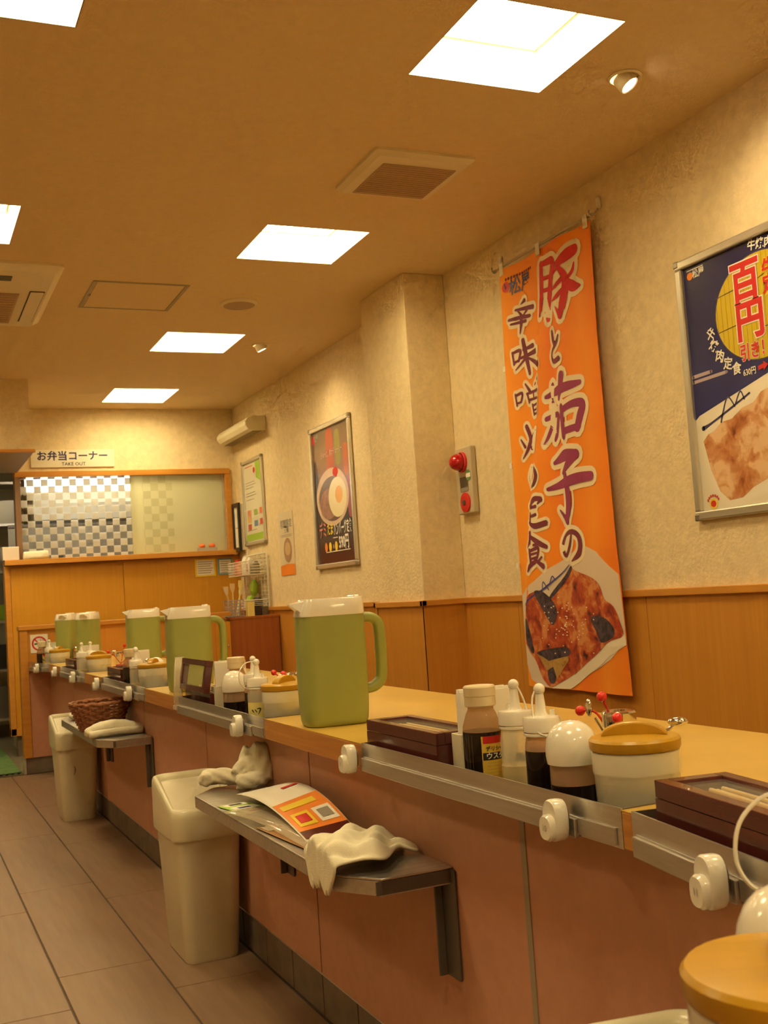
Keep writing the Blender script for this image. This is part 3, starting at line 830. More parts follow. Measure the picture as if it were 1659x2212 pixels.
def _pot(t, spoon=True):
    R = 0.0585
    M().lathe([(0.0001, 0.0), (R * 0.93, 0.0), (R * 0.955, 0.004), (R * 0.995, 0.066), (R * 1.012, 0.068), (R * 1.025, 0.072), (R * 1.025, 0.098), (R * 0.98, 0.1),
               (R * 0.9, 0.098), (R * 0.9, 0.01), (0.0001, 0.01)], 40).build('crock', ceram, t, sharp=28)
    lid = M().lathe([(0.0001, 0.1005), (R * 1.05, 0.1005), (R * 1.07, 0.104), (R * 1.07, 0.113), (R * 1.02, 0.1165), (R * 0.5, 0.1195), (0.0001, 0.120)], 40).build('lid', ochre, t, sharp=28)
    pr = [(R * 0.78 * math.cos(PI * i / 12), 0.117 + 0.020 * math.sin(PI * i / 12)) for i in range(13)]
    M().prism(pr, -0.010, 0.010, 'xz').build('grip', ochre, lid, bevel=0.003)
    if spoon:
        q = M().tube(catmull([(0.035, 0.030, 0.112), (0.046, 0.036, 0.118), (0.056, 0.042, 0.125)], 4), 0.0028, 6)
        q.build('spoon_handle', chrome, t)
        q = M(); q.ball((0.060, 0.045, 0.128), 0.011, 8, (1.3, 0.8, 0.6)); q.build('spoon_end', chrome, t)
pot = template(_pot)
def _dome(t):
    R = 0.0355
    M().lathe([(0.0001, 0), (R * 0.94, 0.0), (R * 0.97, 0.004), (R * 0.97, 0.072)], 28).build('bottle', clear_brown, t)
    M().lathe([(0.0001, 0.0), (R * 0.955, 0.0), (R * 0.978, 0.004), (R * 0.978, 0.044), (0.0001, 0.0445)], 28).build('sauce', soy, t, sharp=30)
    M().lathe([(R * 1.0, 0.072), (R * 1.05, 0.073), (R * 1.09, 0.084), (R * 1.09, 0.095), (R * 1.02, 0.108), (R * 0.87, 0.119), (R * 0.66, 0.127), (R * 0.36, 0.1325), (0.0001, 0.134)], 32).build('dome_cap', white_pl, t, sharp=45)
dome = template(_dome)
def _squeeze(t, liquid, level, tag_label=False, tether=1):
    R = 0.0285
    M().lathe([(0.0001, 0), (R * 0.95, 0), (R, 0.004), (R, 0.083), (R * 0.93, 0.095), (R * 0.86, 0.101)], 28).build('bottle', clear_brown if liquid is soy else clear_pl, t)
    M().lathe([(0.0001, -0.0003), (R * 0.96, -0.0003), (R * 1.008, 0.004), (R * 1.008, level), (0.0001, level + 0.0005)], 28).build('sauce', liquid, t, sharp=30)
    M().lathe([(R * 0.98, 0.100), (R * 1.02, 0.101), (R * 1.02, 0.104), (R * 0.98, 0.105)], 28).build('neck_ring', white_pl, t)
    cap = M().lathe([(R * 0.96, 0.106), (R * 1.03, 0.107), (R * 1.03, 0.124), (R * 0.96, 0.129), (0.0115, 0.131), (0.009, 0.136), (0.0062, 0.164), (0.0001, 0.165)], 28).build('cap', white_pl, t, sharp=30)
    M().lathe([(0.004, 0.129), (0.004, 0.139), (0.0001, 0.139)], 10, (0.017, 0.004, 0)).build('air_peg', white_pl, cap)
    M().ball((0, 0, 0.171), 0.0092, 8).build('tip', white_pl, cap)
    if tether == 1:
        pts = catmull([(0.002, 0, 0.174), (-0.008, -0.004, 0.166), (-0.012, -0.010, 0.15), (-0.010, -0.018, 0.125), (-0.004, -0.028, 0.108), (0.006, -0.0295, 0.103)], 6)
    else:
        pts = catmull([(0.0, 0, 0.173), (-0.028, -0.002, 0.172), (-0.048, -0.006, 0.154), (-0.053, -0.010, 0.128), (-0.044, -0.012, 0.110), (-0.028, -0.008, 0.103)], 6)
    M().tube(pts, 0.0016, 6).build('tether', white_pl, cap)
    if tag_label:
        q = M().lathe([(R + 0.0008, 0.006), (R + 0.0008, 0.066)], 12, (0, 0, 0), math.radians(-180), math.radians(-75)); q.build('paper_label', label_pale, t)
        wv = lambda x, d, z: ((R + 0.0014) * math.sin(x / R), -(R + 0.0014) * math.cos(x / R), z)
        st = [[(-0.026, 0.046, .003), (-0.022, 0.040, .0015)], [(-0.018, 0.047, .002), (-0.014, 0.041, .002)], [(-0.012, 0.050, .002), (-0.004, 0.049, .003), (-0.010, 0.036, .001)],
              [(-0.018, 0.026, .002), (-0.013, 0.025, .003)], [(-0.018, 0.018, .003), (-0.012, 0.017, .002)]]
        brush(st, 0, 1.2, 0, wv).build('handwriting', ink_black, t)
squeeze = template(_squeeze)
def _sauce(t, labelled=True):
    R = 0.033
    M().lathe([(0.0001, 0), (R * 0.95, 0), (R, 0.004), (R, 0.088), (R * 0.97, 0.102), (R * 0.78, 0.122), (R * 0.66, 0.130), (R * 0.66, 0.138)], 32).build('bottle', sauce_gl, t)
    M().lathe([(0.0001, -0.0003), (R * 0.96, -0.0003), (R * 1.005, 0.004), (R * 1.005, 0.088), (R * 0.995, 0.094), (0.0001, 0.0945)], 28).build('sauce', soy, t, sharp=30)
    M().lathe([(R * 0.76, 0.135), (R * 0.80, 0.137), (R * 0.80, 0.152), (R * 0.82, 0.153), (R * 0.82, 0.167), (R * 0.77, 0.1695), (0.0001, 0.1705)], 28).build('cap', tan_cap, t, sharp=28)
    if labelled:
        a0, a1 = math.radians(-95), math.radians(25)
        lb = M().lathe([(R + 0.0006, 0.006), (R + 0.0006, 0.088)], 20, (0, 0, 0), a0, a1).build('label', label_y, t)
        M().lathe([(R + 0.0009, 0.076), (R + 0.0009, 0.088)], 20, (0, 0, 0), a0 + 0.08, a1).build('red_band', ink_red, lb)
        M().lathe([(R + 0.0009, 0.049), (R + 0.0009, 0.061)], 20, (0, 0, 0), a0 + 0.05, a1).build('black_band', ink_black, lb)
        am = a0 + 0.10
        wv = lambda x, d, z: ((R + 0.0013) * math.cos(am + x / R), (R + 0.0013) * math.sin(am + x / R), z)
        text('ウスター', 0.0115, ink_white, lb, 0.026, 0.055, 0, 0.03, warp=wv)
        text('デリシャス', 0.0085, ink_black, lb, 0.024, 0.067, 0, 0.02, warp=wv)
        for k in range(7):
            text('ーーーーーー', 0.005, ink_grey, lb, 0.016, 0.044 - 0.0052 * k, 0, 0.0, sx=0.8, warp=wv, name='fine_print')
sauce = template(_sauce)
def _napkin(t):
    q = M(); q.box(-0.055, 0.055, -0.019, -0.0165, 0, 0.082); q.box(-0.055, 0.055, 0.0165, 0.019, 0, 0.082); q.box(-0.055, 0.055, -0.019, 0.019, 0, 0.003)
    q.box(-0.0565, -0.054, -0.019, 0.019, 0, 0.082)
    q.build('holder', cream_pl, t, bevel=0.0008, seg=1)
    for k in range(6):
        h = 0.153 + 0.005 * math.sin(k * 2.1)
        M().box(-0.051 + 0.0012 * k, 0.048 + 0.0008 * (k % 3), -0.0145 + 0.005 * k, -0.0105 + 0.005 * k, 0.004, h).build('napkin', paper, t)
napkin = template(_napkin)
def _box(t, opened=False):
    L, W, H = 0.315, 0.100, 0.061
    q = M()
    q.box(-L / 2, L / 2, -W / 2, W / 2, 0, 0.004)
    q.box(-L / 2, L / 2, -W / 2, -W / 2 + 0.008, 0.004, H); q.box(-L / 2, L / 2, W / 2 - 0.008, W / 2, 0.004, H)
    q.box(-L / 2, -L / 2 + 0.008, -W / 2 + 0.008, W / 2 - 0.008, 0.004, H); q.box(L / 2 - 0.008, L / 2, -W / 2 + 0.008, W / 2 - 0.008, 0.004, H)
    q.build('case', lacquer, t)
    lid = bpy.data.objects.new('lid', None); C.objects.link(lid); lid.parent = t
    h0 = H + 0.0004; h1 = H + 0.022
    for (x0, x1, y0, y1) in ((-L / 2, L / 2, -W / 2, -W / 2 + 0.018), (-L / 2, L / 2, W / 2 - 0.018, W / 2), (-L / 2, -L / 2 + 0.022, -W / 2 + 0.018, W / 2 - 0.018), (L / 2 - 0.022, L / 2, -W / 2 + 0.018, W / 2 - 0.018)):
        M().box(x0, x1, y0, y1, h0, h1).build('lid_rail', lacquer, lid, bevel=0.0012)
    M().box(-L / 2 + 0.02, L / 2 - 0.02, -W / 2 + 0.016, W / 2 - 0.016, h1 - 0.007, h1 - 0.004).build('lid_pane', clear_gl, lid)
    if opened:
        lid.location = (0, -W / 2, H); 
        lid.rotation_euler = (math.radians(80), 0, 0)
        for ch in lid.children: ch.location = (0, W / 2, -H)
    cs = None
    for k in range(9):
        if cs is None:
            cs = M().loft([rrect(0.006, 0.006, 0.0025, 0), rrect(0.004, 0.004, 0.0018, 0.24)]).build('chopstick', stickwood, t)
            o = cs
        else:
            o = cs.copy(); C.objects.link(o)
        o.rotation_euler = (0.0, PI / 2, 0.02 * math.sin(k * 3)); o.location = (-0.125, -0.034 + 0.0085 * k, 0.067 + 0.002 * (k % 2))
    M().box(-L / 2 + 0.01, L / 2 - 0.01, -W / 2 + 0.01, W / 2 - 0.01, 0.004, 0.064).build('lining', stickwood, t)
chop = template(_box)
def _jar(t):
    R = 0.026
    M().lathe([(0.0001, 0), (R * 0.97, 0), (R, 0.003), (R, 0.062), (R * 0.94, 0.066)], 24).build('glass', clear_gl, t)
    M().lathe([(0.0001, 0.003), (R * 0.93, 0.003), (R * 0.93, 0.02), (0.0001, 0.02)], 20).build('spice', ink_red, t)
    M().lathe([(R * 1.02, 0.060), (R * 1.05, 0.062), (R * 1.05, 0.082), (R * 0.98, 0.085), (R * 0.6, 0.085), (R * 0.55, 0.08)], 24).build('metal_collar', chrome, t, sharp=28)
jar = template(_jar)
def red_pick(base, tip, bow, label, group):
    t = thing('red_pick', label, 'pick', base, 0, group)
    d = Vector(tip) - Vector(base)
    pts = catmull([(0, 0, 0), (d.x * 0.5 + bow[0], d.y * 0.5 + bow[1], d.z * 0.5 + bow[2]), tuple(d)], 6)
    M().tube(pts, 0.0019, 6).build('stem', red_pl, t)
    M().ball(tuple(d), 0.0085, 8).build('ball_tip', red_pl, t)

GP, GD, GS, GB, GN, GX, GR, GJ = ('ochre-lidded condiment pots', 'dome-capped sauce shakers', 'squeeze bottles with tethered tips', 'tan-capped sauce bottles',
    'napkin holders', 'dark lacquered chopstick boxes', 'red ball-tipped picks', 'spice jars')
# --- bay A, nearest straight tray
pot('p', 'condiment_pot', 'white condiment pot with ochre lid and spoon, nearest straight tray, right end', 'pot', (0.928, 1.288, TF), math.radians(-38), GP)
dome('d', 'sauce_shaker', 'dome-capped soy shaker next to the ochre-lidded pot, nearest tray', 'shaker', (0.893, 1.392, TF), 0, GD)
squeeze('dark', 'squeeze_bottle', 'squeeze bottle of dark sauce with tethered tip, nearest tray', 'squeeze bottle', (0.912, 1.502, TF), math.radians(-35), GS, soy, 0.078)
squeeze('pale', 'squeeze_bottle', 'squeeze bottle of pale dressing with tethered tip, nearest tray', 'squeeze bottle', (0.928, 1.608, TF), math.radians(80), GS, dress, 0.042)
sauce('lab', 'sauce_bottle', 'tan-capped sauce bottle with yellow label, nearest tray', 'bottle', (0.898, 1.672, TF), math.radians(-28), GB)
napkin('n', 'napkin_holder', 'white napkin holder between dark chopstick box and labelled sauce bottle, nearest tray', 'napkin holder', (0.946, 1.752, TF), 0, GN)
chop('b', 'chopstick_box', 'dark red chopstick box with glass lid left of the napkins, nearest tray', 'box', (0.913, 1.937, TF), WALL, GX)
jar('j', 'spice_jar', 'small glass spice jar holding red picks behind the nearest shaker', 'jar', (1.055, 1.500, CT), 0, GJ)
B0 = (1.055, 1.505, CT + 0.022)
red_pick(B0, (1.03, 1.507, 0.809), (0.008, 0, -0.01), 'red ball-tipped pick standing upright behind the nearest shaker', GR)
red_pick((1.053, 1.500, CT + 0.022), (1.03, 1.470, 0.778), (0.0, 0.0, 0.022), 'red ball-tipped pick leaning right behind the nearest shaker', GR)
red_pick((1.053, 1.508, CT + 0.022), (1.03, 1.572, 0.782), (0.0, 0.0, 0.026), 'red ball-tipped pick leaning left behind the nearest shaker', GR)
sp = thing('metal_spoon', 'small metal spoon standing in the spice jar behind the nearest shaker', 'spoon', (1.05, 1.512, CT + 0.022))
M().tube([(0, 0, 0), (-0.012, 0.030, 0.05)], 0.0022, 6).build('handle', chrome, sp)
M().ball((-0.016, 0.040, 0.066), 0.010, 8, (0.5, 0.7, 1.5)).build('bowl', chrome, sp)
# --- box in the bent tray at the right edge
chop('b', 'chopstick_box', 'dark red chopstick box in the angled tray at the right edge', 'box', (0.877, 0.988, TF), dir2, GX)
# --- bay B behind the nearest pitcher
pot('p', 'condiment_pot', 'ochre-lidded pot just left of the nearest green pitcher', 'pot', (0.930, 2.805, TF), math.radians(40), GP)
squeeze('tag', 'squeeze_bottle', 'squeeze bottle with handwritten yellow paper label', 'squeeze bottle', (0.888, 2.905, TF), math.radians(0), GS, dress, 0.030, True, 2)
squeeze('dark', 'squeeze_bottle', 'dark squeeze bottle behind the bottle with the handwritten label', 'squeeze bottle', (0.930, 3.075, TF), math.radians(190), GS, soy, 0.078)
dome('d', 'sauce_shaker', 'dome-capped soy shaker in the second tray, right of the open box', 'shaker', (0.915, 3.225, TF), 0, GD)
sauce('plain', 'sauce_bottle', 'tan-capped sauce bottle in the second tray, right of the open box', 'bottle', (0.945, 3.300, TF), math.radians(150), GB)
napkin('n', 'napkin_holder', 'white napkin holder in the second tray beside the open box', 'napkin holder', (0.945, 3.375, TF), 0, GN)
chop('open', 'chopstick_box', 'dark chopstick box with its glass lid propped open', 'box', (0.925, 3.520, TF), WALL, GX, True)
jar('j', 'spice_jar', 'small glass spice jar with red picks behind the handwritten-label bottle', 'jar', (1.035, 3.060, CT), 0, GJ)
red_pick((1.035, 3.062, CT + 0.022), (1.0, 3.018, 0.787), (0, 0, 0.012), 'red ball-tipped pick leaning right in the second jar', GR)
red_pick((1.035, 3.058, CT + 0.022), (1.01, 3.135, 0.785), (0, 0, 0.012), 'red ball-tipped pick leaning left in the second jar', GR)
# clear menu stand clipped to the tray
ms = thing('menu_stand', 'bent clear plastic sheet in a clip beside the open chopstick box', 'menu stand', (0.842, 3.66, CT), WALL)
pts = [(0.004, -0.008, -0.03), (0.002, -0.012, 0.0), (0.0, -0.010, 0.02), (-0.015, -0.004, 0.05), (-0.045, 0.006, 0.09), (-0.085, 0.02, 0.125)]
cc = catmull(pts, 5)
M().grid(lambda a, b: (cc[int(round(a * (len(cc) - 1)))][0] + 0.004 * b, cc[int(round(a * (len(cc) - 1)))][1] + 0.030 * b, cc[int(round(a * (len(cc) - 1)))][2]), len(cc) - 1, 6).build('sheet', film_m, ms, solid=0.0012)
M().tube([(0.006 + 0.012 * math.cos(2 * PI * i / 14), -0.010, -0.008 + 0.012 * math.sin(2 * PI * i / 14)) for i in range(14)], 0.002, 6, True).build('ring_clip', clear_gl, ms)
M().box(-0.008, 0.026, -0.014, -0.003, -0.040, -0.026).build('clip_foot', clear_pl, ms, bevel=0.003)
# --- bay C
pot('p', 'condiment_pot', 'ochre-lidded pot left of the second pitcher, third tray', 'pot', (0.930, 4.420, TF), math.radians(60), GP)
squeeze('pale', 'squeeze_bottle', 'pale squeeze bottle in front of the pot in the third tray', 'squeeze bottle', (0.878, 4.490, TF), math.radians(120), GS, dress, 0.042)
dome('d', 'sauce_shaker', 'dome-capped shaker behind the pot in the third tray', 'shaker', (0.965, 4.535, TF), 0, GD)
squeeze('dark', 'squeeze_bottle', 'dark squeeze bottle in the third tray', 'squeeze bottle', (0.900, 4.610, TF), math.radians(200), GS, soy, 0.078)
sauce('plain', 'sauce_bottle', 'tan-capped sauce bottle in the third tray', 'bottle', (0.900, 4.730, TF), math.radians(100), GB)
napkin('n', 'napkin_holder', 'white napkin holder in the third tray', 'napkin holder', (0.945, 4.800, TF), 0, GN)
chop('b', 'chopstick_box', 'dark chopstick box at the far end of the third tray', 'box', (0.920, 4.965, TF), WALL, GX)
jar('j', 'spice_jar', 'metal-collared glass spice jar left of the second pitcher', 'jar', (1.03, 4.450, CT), 0, GJ)
for i, (dy, dz, dx) in enumerate(((-0.05, 0.075, -0.02), (0.045, 0.085, -0.02), (0.0, 0.080, -0.03))):
    red_pick((1.03, 4.45, CT + 0.022), (1.03 + dx, 4.45 + dy, CT + dz), (0, 0, 0.01), ['red pick leaning right in the third jar', 'red pick leaning left in the third jar', 'middle red pick in the third jar'][i], GR)
# --- bay D
pot('p', 'condiment_pot', 'ochre-lidded pot with spoon in the fourth tray', 'pot', (0.930, 5.705, TF), math.radians(-38), GP)
dome('d', 'sauce_shaker', 'dome-capped shaker in the fourth tray', 'shaker', (0.930, 5.840, TF), 0, GD)
squeeze('pale', 'squeeze_bottle', 'pale squeeze bottle in the fourth tray', 'squeeze bottle', (0.880, 5.920, TF), math.radians(120), GS, dress, 0.042)
squeeze('dark', 'squeeze_bottle', 'dark squeeze bottle in the fourth tray', 'squeeze bottle', (0.935, 5.990, TF), math.radians(200), GS, soy, 0.078)
napkin('n', 'napkin_holder', 'white napkin holder in the fourth tray', 'napkin holder', (0.945, 6.080, TF), 0, GN)
chop('b', 'chopstick_box', 'dark chopstick box at the far end of the fourth tray', 'box', (0.920, 6.300, TF), WALL, GX)
jar('j', 'spice_jar', 'glass spice jar with red picks behind the fourth tray', 'jar', (1.05, 5.78, CT), 0, GJ)
red_pick((1.05, 5.78, CT + 0.022), (1.06, 5.70, 0.815), (0, 0, 0), 'upright red pick in the fourth jar', GR)
red_pick((1.05, 5.78, CT + 0.022), (1.0, 5.84, 0.785), (0, 0, 0.01), 'red pick leaning left in the fourth jar', GR)
red_pick((1.05, 5.78, CT + 0.022), (1.12, 5.62, 0.755), (0, 0, 0.02), 'red pick leaning far right in the fourth jar', GR)
# --- bay E
pot('p', 'condiment_pot', 'ochre-lidded pot in the farthest tray', 'pot', (0.922, 7.085, TF), math.radians(60), GP)
squeeze('pale', 'squeeze_bottle', 'pale squeeze bottle in the farthest tray', 'squeeze bottle', (0.872, 7.165, TF), math.radians(120), GS, dress, 0.042)
dome('d', 'sauce_shaker', 'dome-capped shaker in the farthest tray', 'shaker', (0.915, 7.225, TF), 0, GD)
napkin('n', 'napkin_holder', 'white napkin holder in the farthest tray by the low wall', 'napkin holder', (0.895, 7.33, TF), math.radians(8), GN)
sauce('plain', 'sauce_bottle', 'sauce bottle in the farthest tray', 'bottle', (0.840, 7.270, TF), 0, GB)
jar('j', 'spice_jar', 'glass spice jar with red picks behind the farthest tray', 'jar', (1.03, 7.12, CT), 0, GJ)
for i, (dx, dy, dz) in enumerate(((-0.03, 0.05, 0.08), (0.02, -0.05, 0.085), (0.0, 0.0, 0.09))):
    red_pick((1.03, 7.12, CT + 0.022), (1.03 + dx, 7.12 + dy, CT + dz), (0, 0, 0.01), ['red pick leaning left in the farthest jar', 'red pick leaning right in the farthest jar', 'middle red pick in the farthest jar'][i], GR)
# --- foreground items at the lower right corner
pot('near', 'condiment_pot', 'large out-of-focus ochre-lidded pot in the lower right corner', 'pot', (0.450, 0.493, TF), math.radians(50), GP, False)
dome('d', 'sauce_shaker', 'white domed shaker behind the foreground pot, lower right corner', 'shaker', (0.522, 0.568, TF), 0, GD)
squeeze('near', 'squeeze_bottle', 'squeeze bottle at the right edge whose curved tether alone is in view', 'squeeze bottle', (0.598, 0.628, TF), math.radians(-37), GS, soy, 0.078, False, 2)

# ================================================================== AISLE: SHELVES, BINS, TOWELS
def _shelf(t):
    # plan: x into the aisle is negative; local y along the counter
    poly = [(0.0, -0.59), (0.0, 0.59), (-0.125, 0.59), (-0.198, 0.50), (-0.198, -0.50), (-0.140, -0.59)]
    M().prism(list(reversed(poly))[::-1], -0.004, 0.0).build('top_sheet', steel, t, bevel=0.0015)
    rim = M()
    for i in range(1, 6):
        a, b = poly[i], poly[(i + 1) % 6]
        d = Vector((b[0] - a[0], b[1] - a[1])); n = Vector((d.y, -d.x)).normalized() * 0.003
        rim.prism([a, b, (b[0] - n.x, b[1] - n.y), (a[0] - n.x, a[1] - n.y)], -0.03, -0.0045)
    rim.build('rim', steel_lo, t)
    for y in (-0.575, 0.33):
        br = M(); br.box(-0.005, 0.0, y - 0.026, y + 0.026, -0.20, -0.0045); br.box(-0.022, -0.005, y + 0.022, y + 0.026, -0.20, -0.0045)
        br.build('wall_bracket', steel_dark, t, bevel=0.002)
        br = M(); br.box(-0.15, -0.005, y - 0.015, y - 0.011, -0.028, -0.0045); br.build('arm', steel_dark, t)
shelf = template(_shelf)
shelf('s', 'drop_shelf', 'stainless fold-down shelf holding menus and towels, nearest', 'shelf', (PX - 0.002, 2.42, 0.50), 0, 'stainless shelves on the counter front')
shelf('s', 'drop_shelf', 'stainless fold-down shelf holding the wicker basket, farther one', 'shelf', (PX - 0.002, 4.97, 0.50), 0, 'stainless shelves on the counter front')

def _can(t):
    M().loft([rrect(0.150, 0.245, 0.030, 0.0), rrect(0.156, 0.252, 0.034, 0.008), rrect(0.190, 0.292, 0.036, 0.365)]).build('bin', can_m, t, sharp=50)
    W, D = 0.206, 0.310
    # hood with one high and one low end, side rails around a sunken flap
    def S(y):
        t_ = min(1.0, max(0.0, (y + 0.085) / 0.125)); t_ = t_ * t_ * (3 - 2 * t_)
        return 0.428 + 0.066 * t_
    def rg(s_, dz, flat=None):
        return [(x, y, (S(y) + dz) if flat is None else flat) for x, y, z in rrect(W * s_, D * s_, 0.042 * s_, 0, 0, 0, 7)]
    rings = [rg(0.985, 0, 0.342), rg(1.0, 0, 0.350), rg(1.0, 0, 0.39), rg(1.0, -0.024), rg(0.985, -0.009), rg(0.95, -0.001), rg(0.90, 0.001), rg(0.85, -0.002), rg(0.82, -0.010), rg(0.80, -0.022)]
    lid = M().loft(rings, False).build('lid', can_lid_m, t, sharp=60)
    M().loft([rg(0.795, -0.022), rg(0.78, -0.017), rg(0.5, -0.016), rg(0.2, -0.016), rg(0.0006, -0.016)], False).build('swing_flap', can_m, lid, sharp=60)
can = template(_can)
can('c', 'waste_bin', 'cream swing-lid waste bin beside the nearest stainless shelf', 'bin', (0.792, 3.272, 0), 0, 'cream waste bins along the counter')
far_bin = can('c', 'waste_bin', 'cream swing-lid waste bin at the far end by the basket shelf', 'bin', (0.792, 5.72, 0), 0, 'cream waste bins along the counter')
can('c', 'waste_bin', 'cream waste bin whose lid just shows at the bottom edge', 'bin', (0.725, 0.965, 0), math.radians(-9), 'cream waste bins along the counter')

q = brush([[(-0.022, 0.262, 0.004), (-0.018, 0.245, 0.007), (-0.026, 0.222, 0.003)]], 0, 1, -0.1435)
q.build('scuff_mark', ink_grey, far_bin)
# towels: lumpy cloth built from folded rolls fused together
def fused(blobs, name, label, cat, voxel=0.007, disp=0.006, seed=0, loc=(0, 0, 0), flat=None, group=None, sub=1):
    q = M()
    for b in blobs:
        if b[0] == 'b': q.ball(b[1], 1.0, 8, b[2])
        else: q.tube(catmull(b[1], 6), b[2], 10)
    me = q.mesh(name)
    ob = bpy.data.objects.new('build', me); C.objects.link(ob)
    rm = ob.modifiers.new('r', 'REMESH'); rm.mode = 'VOXEL'; rm.voxel_size = voxel
    sm = ob.modifiers.new('s', 'SMOOTH'); sm.iterations = 2; sm.factor = 0.5
    tx = bpy.data.textures.new('folds', 'CLOUDS'); tx.noise_scale = 0.024; tx.noise_depth = 3
    dm = ob.modifiers.new('d', 'DISPLACE'); dm.texture = tx; dm.strength = disp * 2; dm.texture_coords = 'LOCAL'
    bpy.context.view_layer.update()
    m2 = bpy.data.meshes.new_from_object(ob.evaluated_get(bpy.context.evaluated_depsgraph_get()))
    m2.name = name
    bpy.data.objects.remove(ob)
    for v in m2.vertices:
        if flat is not None and v.co.z < flat: v.co.z = flat
    m2.polygons.foreach_set('use_smooth', [True] * len(m2.polygons)); m2.materials.clear(); m2.materials.append(cloth)
    o = bpy.data.objects.new(name, m2); C.objects.link(o); o.location = loc
    return tag(o, label, cat, group)
GT = 'white cloth towels'
# twisted towel at the far end of the near shelf: wrung strands fused into folds
def strands(path, n, off, rad, turns, ph=0.0, squash=1.0):
    cc_ = catmull(path, 8); out_ = []
    for j in range(n):
        pts = []
        for i, p in enumerate(cc_):
            a_ = ph + 2 * PI * (j / n + turns * i / (len(cc_) - 1))
            q0 = Vector(cc_[max(0, i - 1)]); q1 = Vector(cc_[min(len(cc_) - 1, i + 1)]); td = (q1 - q0).normalized()
            e1 = td.cross(Vector((0, 0, 1))).normalized() if abs(td.z) < 0.95 else Vector((1, 0, 0)); e2 = td.cross(e1)
            w = off * (0.75 + 0.25 * math.sin(PI * i / (len(cc_) - 1)))
            v_ = Vector(p) + e1 * math.cos(a_) * w + e2 * math.sin(a_) * w * squash
            pts.append(tuple(v_))
        out_.append(('t', pts[::3] + [pts[-1]], rad))
    return out_
fused(strands([(-0.072, 0.060, 0.024), (-0.060, 0.085, 0.028), (-0.030, 0.060, 0.030), (0.000, 0.020, 0.030), (0.020, -0.010, 0.028)], 5, 0.013, 0.0105, 0.6) +
      strands([(-0.010, -0.030, 0.022), (0.025, -0.045, 0.024), (0.058, -0.040, 0.028)], 5, 0.014, 0.0105, 0.5, 0.6) +
      strands([(-0.005, 0.000, 0.040), (0.020, 0.015, 0.062), (0.042, 0.000, 0.060), (0.035, -0.028, 0.045)], 4, 0.009, 0.009, 0.8, 0.3) +
      strands([(0.062, -0.048, 0.022), (0.066, -0.030, 0.066), (0.064, 0.000, 0.098), (0.058, 0.028, 0.070), (0.050, 0.035, 0.030)], 5, 0.013, 0.011, 0.5, 0.2) +
      strands([(0.018, 0.010, 0.055), (0.026, 0.022, 0.085), (0.036, 0.018, 0.102)], 3, 0.006, 0.008, 0.4),
      'hand_towel', 'twisted white towel at the far end of the nearest shelf', 'towel', 0.004, 0.0022, loc=(0.825, 2.925, 0.5015), flat=0.0, group=GT)
# draped towel at the near end of the near shelf: a crumpled sheet whose corner hangs over the edge
def drape_towel(u, v):
    X = 0.655 + 0.235 * u
    y0 = 1.905 - 0.055 * math.sin(PI * min(1, u * 1.15)) + 0.050 * u
    y1 = 1.985 + 0.150 * (u ** 0.6) - 0.060 * u ** 4
    Y = y0 + (y1 - y0) * v
    rim = min(1.0, min(v, 1 - v) * 7) * min(1.0, (1 - u) * 7)
    h = 0.042 * math.sin(PI * (u ** 0.75)) * math.sin(PI * (0.10 + 0.80 * v)) ** 0.8
    h += (0.013 * abs(math.sin(5.2 * u + 7.5 * v + 1.3 * math.sin(6 * v))) + 0.007 * math.sin(17 * u - 11 * v) + 0.004 * math.sin(31 * v + 9 * u)) * (0.25 + 0.75 * rim)
    z = 0.5065 + max(0.0, h) 
    Y += 0.010 * math.sin(14 * u + 3) * (1 - rim); X += 0.008 * math.sin(12 * v) * (1 - rim)
    edge = 0.700
    if X < edge:
        k = edge - X
        z = z - k * 0.95; X = edge - 0.004 - 0.10 * k
    return (X, Y, z)
o = M().grid(drape_towel, 44, 36).build('hand_towel', cloth, None, solid=0.006, sharp=180)
sd = o.modifiers.new('soft', 'SUBSURF'); sd.levels = 1; sd.render_levels = 1
tag(o, 'crumpled white towel hanging over the near end of the nearest shelf', 'towel', GT)
# folded towel on the far shelf, and the small cloth next to the basket
fused([('t', [(-0.12, 0.0, 0.016), (-0.05, 0.01, 0.030), (0.03, 0.01, 0.030), (0.11, 0.0, 0.014)], lambda s: 0.016 + 0.014 * math.sin(PI * s)),
       ('t', [(-0.11, -0.04, 0.012), (0.0, -0.05, 0.018), (0.10, -0.03, 0.012)], 0.016), ('b', (0.0, 0.03, 0.018), (0.10, 0.05, 0.018))],
      'hand_towel', 'folded white towel in front of the wicker basket', 'towel', 0.006, 0.003, loc=(0.795, 4.56, 0.5015), flat=0.0, group=GT)
fused([('b', (0, 0, 0.018), (0.040, 0.05, 0.020)), ('t', [(-0.03, 0.03, 0.015), (0.0, 0.01, 0.03), (0.03, -0.03, 0.02)], 0.016)],
      'hand_towel', 'small white cloth at the far end of the basket shelf', 'towel', 0.006, 0.003, loc=(0.765, 5.36, 0.5015), flat=0.0, group=GT)
# folded cloth on the hatch sill
fused([('t', [(-0.085, 0, 0.03), (0.0, 0, 0.034), (0.085, 0, 0.036)], 0.028), ('t', [(-0.09, 0.0, 0.018), (0.0, -0.01, 0.02), (0.088, 0, 0.024)], 0.024), ('b', (0, 0, 0.03), (0.09, 0.03, 0.028))],
      'hand_towel', 'rolled white towel on the hatch sill', 'towel', 0.006, 0.002, loc=(0.955, 8.375, 1.400), flat=0.0, group=GT)

